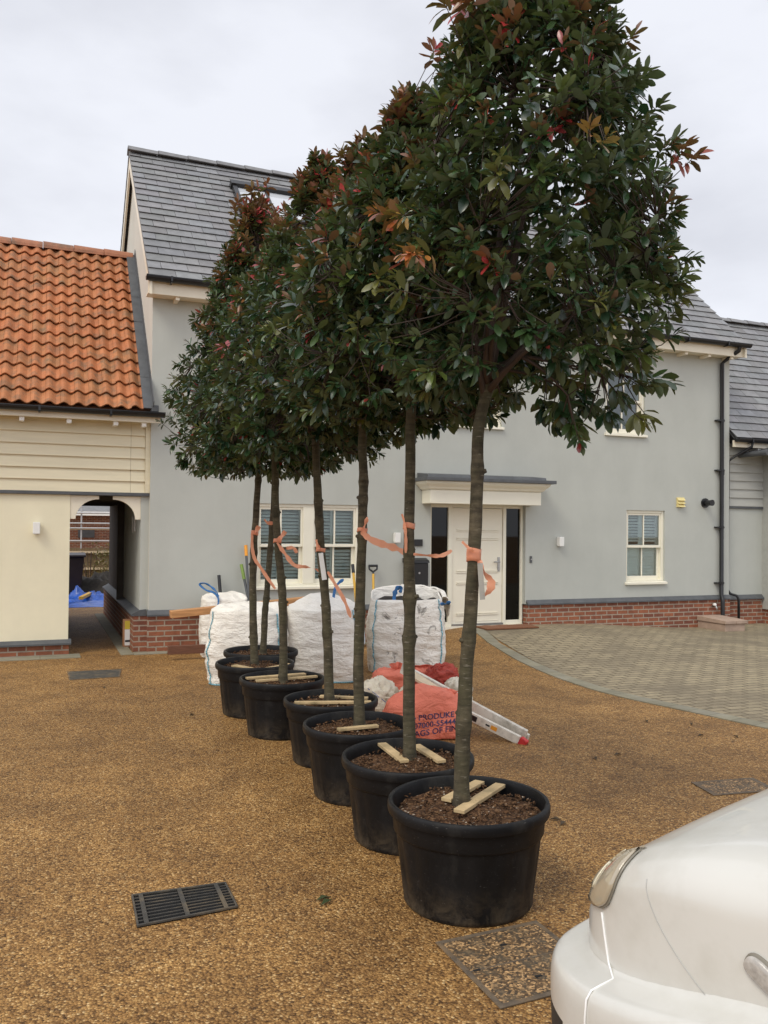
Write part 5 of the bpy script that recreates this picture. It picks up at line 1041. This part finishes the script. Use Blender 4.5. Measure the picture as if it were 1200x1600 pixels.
body = m.build('body', 'van', van, smooth=True, sharp=50); bm = bmesh.new(); bm.from_mesh(body.data); bmesh.ops.recalc_face_normals(bm, faces=bm.faces); bm.to_mesh(body.data); bm.free(); body.data.set_sharp_from_angle(angle=R_(50))
def vsurf(a, v, off=0.):
    s = vsec(a); x = v*(NS-1); k = min(int(x), NS-2); f = x-k; b = s[k][0]*(1-f)+s[k+1][0]*f; z = s[k][1]*(1-f)+s[k+1][1]*f; p = V3(a, b, z)
    if off:
        e = 1e-3; s2 = vsec(a+e); p2 = V3(a+e, s2[k][0]*(1-f)+s2[k+1][0]*f, s2[k][1]*(1-f)+s2[k+1][1]*f); p3 = V3(a, s[k+1][0], s[k+1][1])-V3(a, s[k][0], s[k][1]); n = (p2-p).cross(p3).normalized()
        if n.dot(-inw*.5+hd_*.3+Vector((0, 0, .3))) < 0: n = -n
        p = p+n*off
    return p
def vfind(a, z):   # parameter v on the section at a whose height is z
    s = vsec(a)
    for k in range(NS-1):
        if s[k][1] <= z <= s[k+1][1]: return (k+(z-s[k][1])/max(1e-6, s[k+1][1]-s[k][1]))/(NS-1)
    return (NF+NA-2)/(NS-1) if z > s[0][1] else 0
def patch(rows, nm, mat, par, off, nu=10):
    """rows: (z, a_front, a_back) in the flank view"""
    m = MB(); R2 = []
    for z, a0, a1 in rows: R2.append([vsurf(a0+(a1-a0)*i/nu, vfind(a0+(a1-a0)*i/nu, min(z, vtop(a0+(a1-a0)*i/nu)-.012)), off) for i in range(nu+1)])
    m.grid(lambda i, j: R2[j][i], nu+1, len(R2)); return m.build(nm, mat, par, smooth=True, thick=.004)
def ipol(rows, n):
    zs = [r[0] for r in rows]; return [(z, float(np.interp(z, zs, [r[1] for r in rows])), float(np.interp(z, zs, [r[2] for r in rows]))) for z in lin(zs[0], zs[-1], n)]
for nm, rows, mat, off in (('headlamp_rim', HL_RIM, 'lamp_rim', .004), ('headlamp', HL, 'lamp_lens', .009)):
    if nm == 'headlamp_rim': hl = patch(ipol(rows, 18), 'headlamp', mat, van, off)
    else:
        patch(ipol(rows, 18), 'lens', mat, hl, off); M['reflector_streak'] = MAT('lamp_reflector_streak', (.58, .52, .38), .12, .1, 8, coat=.6); patch(ipol([(z, a0+.25*(a1-a0), a0+.55*(a1-a0)) for z, a0, a1 in rows[2:6]], 14), 'reflector_streak', 'reflector_streak', hl, off+.003)  # lighter strip laid over the lens paints the lamp's bright streak
# bumper swept round the nose
prof = [(.0, .20), (.05, .205), (.082, .24), (.094, .32), (.097, .42), (.098, .46), (.094, .500), (.080, .517), (.05, .524), (.018, .530), (-.006, .544), (-.02, .575)]
out = [(a, vinset(a)) for a in (1.3, 1.16, 1.0, .9, .8, .7, .62, .55, .5, .45, .4, .35, .3, .25, .2, .16, .12, .09, .06, .04, .02, .008, 0)]
path = out+[(-.012, .5), (-.02, .62), (-.022, .74), (-.022, HW)]; path = path+[(a, 2*HW-b) for a, b in path[-2::-1]]
m = MB(); PR = []
for i, (a, b) in enumerate(path):
    p = V3(a, b, 0); t = (V3(*path[min(i+1, len(path)-1)], 0)-V3(*path[max(i-1, 0)], 0)).normalized(); n = t.cross(Vector((0, 0, 1))).normalized()
    if n.dot(V3(1.2, HW, 0)-p) > 0: n = -n
    fl = smooth01(.30, 1.0, a); lift = .135*smooth01(.02, .70, a)
    PR.append([p+n*(w_*(1-.25*fl))+Vector((0, 0, max(z, (vbot(a) if a > .44 else 0)*.98-.0) if z < .45 else z+lift*(z-.2)/.4)) for w_, z in prof])
idx = []
for j in range(len(PR)-1):
    for k in range(len(prof)-1):
        a = path[j][0]; zc = prof[k][1]; m.mi = 1 if (a < .26 and zc < .43-.8*a) else 0; m.quad(PR[j][k], PR[j+1][k], PR[j+1][k+1], PR[j][k+1])
bmp_ = m.build('bumper', ['van', 'trim'], van); bm = bmesh.new(); bm.from_mesh(bmp_.data); bmesh.ops.remove_doubles(bm, verts=bm.verts, dist=1e-5); bmesh.ops.recalc_face_normals(bm, faces=bm.faces); bm.to_mesh(bmp_.data); bm.free(); bmp_.data.polygons.foreach_set('use_smooth', [True]*len(bmp_.data.polygons))
ss = bmp_.modifiers.new('sub', 'SUBSURF'); ss.levels = ss.render_levels = 2
# seams
def seam(pts, nm, mat, r, off=.0): m = MB(); m.tube(pts, r, 6); return m.build(nm, mat, van, smooth=True)
seam([vsurf(a, vfind(a, z), .0012) for a, z in SEAM_DARK], 'panel_seam', 'seamline', .001)
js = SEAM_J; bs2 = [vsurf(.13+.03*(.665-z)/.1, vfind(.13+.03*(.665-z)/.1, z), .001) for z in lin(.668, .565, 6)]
bj = min(range(len(out)), key=lambda q: abs(out[q][0]-.2)); seam(bs2+[PR[bj][k]+(PR[bj][k]-V3(1, HW, PR[bj][k].z)).normalized()*.001 for k in (9, 8, 7, 6, 5, 4, 3, 2)], 'panel_seam_highlight', 'seam_highlight', .0028)  # thin white tube paints the highlight running down the bumper seam
# side repeater: oval lens in a dark surround, tilted on the wing
rc = V3(0, 0, 0); 
def oval(a0, z0, la, lz, ang, off, th, nm, mat, par):
    m = MB(); n = 28; ring = []
    for sc2, o2 in ((1, off), (1, off+th*.6), (.86, off+th), (.45, off+th*1.15)):
        R3 = []
        for k in range(n):
            q = 2*math.pi*k/n; x, y = math.copysign(abs(math.cos(q))**.62, math.cos(q))*la*sc2, math.copysign(abs(math.sin(q))**.72, math.sin(q))*lz*sc2; aa = a0+x*math.cos(ang)-y*math.sin(ang); zz = z0+x*math.sin(ang)+y*math.cos(ang); R3.append(vsurf(aa, vfind(aa, zz), o2))
        ring.append(R3)
    vs = [p for r3 in ring for p in r3]; fs = [(j*n+k, j*n+(k+1) % n, (j+1)*n+(k+1) % n, (j+1)*n+k) for j in range(3) for k in range(n)]+[tuple(range(3*n, 4*n))]; m.add(vs, fs); return m.build(nm, mat, par, smooth=True, sharp=60)
rp_ = oval(REP[0], REP[1], .052, .026, REP[2], .001, .005, 'side_repeater', 'lamp_rim', van); oval(REP[0]-.003, REP[1]-.001, .047, .022, REP[2], .0065, .007, 'lens', 'clear', rp_)
# cab glass, wheels, underside, mirrors and the rest of the van
patch(ipol([(1.06, 1.05, 2.0), (1.2, 1.18, 2.0), (1.55, 1.47, 2.0)], 8), 'side_window', 'van_glass', van, .004)
m = MB()
for j in range(9):
    a = 1.02+.44*j/8; s = vsec(a); b0 = s[NF+NA-2][0]; row = [V3(a, b0+(2*HW-2*b0)*i/12, s[NF+NA-2][1]+.045*(1-abs(i/6-1)**2)) for i in range(13)]
    if j: [m.quad(pr[i], pr[i+1], row[i+1], row[i]) for i in range(12)]
    pr = [q+hd_*.004+Vector((0, 0, .006)) for q in row]; row = pr
m.build('windscreen', 'van_glass', van, smooth=True, thick=.004)
for a in (.80, 3.25):
    for b, sg in ((.10, 1), (2*HW-.10, -1)):
        m = MB(); c = V3(a, b, .29); ax_ = -inw*sg; n = 36; pr = [(.18, -.09), (.27, -.09), (.29, -.07), (.29, .06), (.275, .085), (.19, .09), (.18, .07)]
        e1, e2 = hd_, Vector((0, 0, 1)); vs = [c+ax_*h+(e1*math.cos(6.2832*k/n)+e2*math.sin(6.2832*k/n))*r for r, h in pr for k in range(n)]; m.add(vs, [(j*n+k, j*n+(k+1) % n, (j+1)*n+(k+1) % n, (j+1)*n+k) for j in range(len(pr)-1) for k in range(n)]); wh = m.build('wheel', 'tyre', van, smooth=True, sharp=40)
        m = MB(); pr = [(.185, .06), (.18, .08), (.10, .07), (.05, .085), (0.001, .09)]; vs = [c+ax_*h+(e1*math.cos(6.2832*k/n)+e2*math.sin(6.2832*k/n))*r for r, h in pr for k in range(n)]; m.add(vs, [(j*n+k, j*n+(k+1) % n, (j+1)*n+(k+1) % n, (j+1)*n+k) for j in range(len(pr)-1) for k in range(n)]); m.build('rim', 'alloy', wh, smooth=True, sharp=40)
m = MB(); m.obox(V3(2.15, HW, .34), hd_*2.05, inw*(HW-.30), Vector((0, 0, .14))); m.build('underbody', 'trim', van)
for b, sg in ((-.06, 1), (2*HW+.06, -1)):
    m = MB(); m.obox(V3(1.28, b, 1.16), hd_*.05, inw*.07, Vector((0, 0, .11))); mi = m.build('door_mirror', 'trim', van, bevel=.025); m = MB(); m.obox(V3(1.334, b, 1.16), hd_*.003, inw*.055, Vector((0, 0, .09))); m.build('mirror_glass', 'steel', mi)
m = MB(); m.obox(V3(-.045, HW, .50), hd_*.012, inw*.32, Vector((0, 0, .055))); m.build('grille', 'trim', van, bevel=.006)
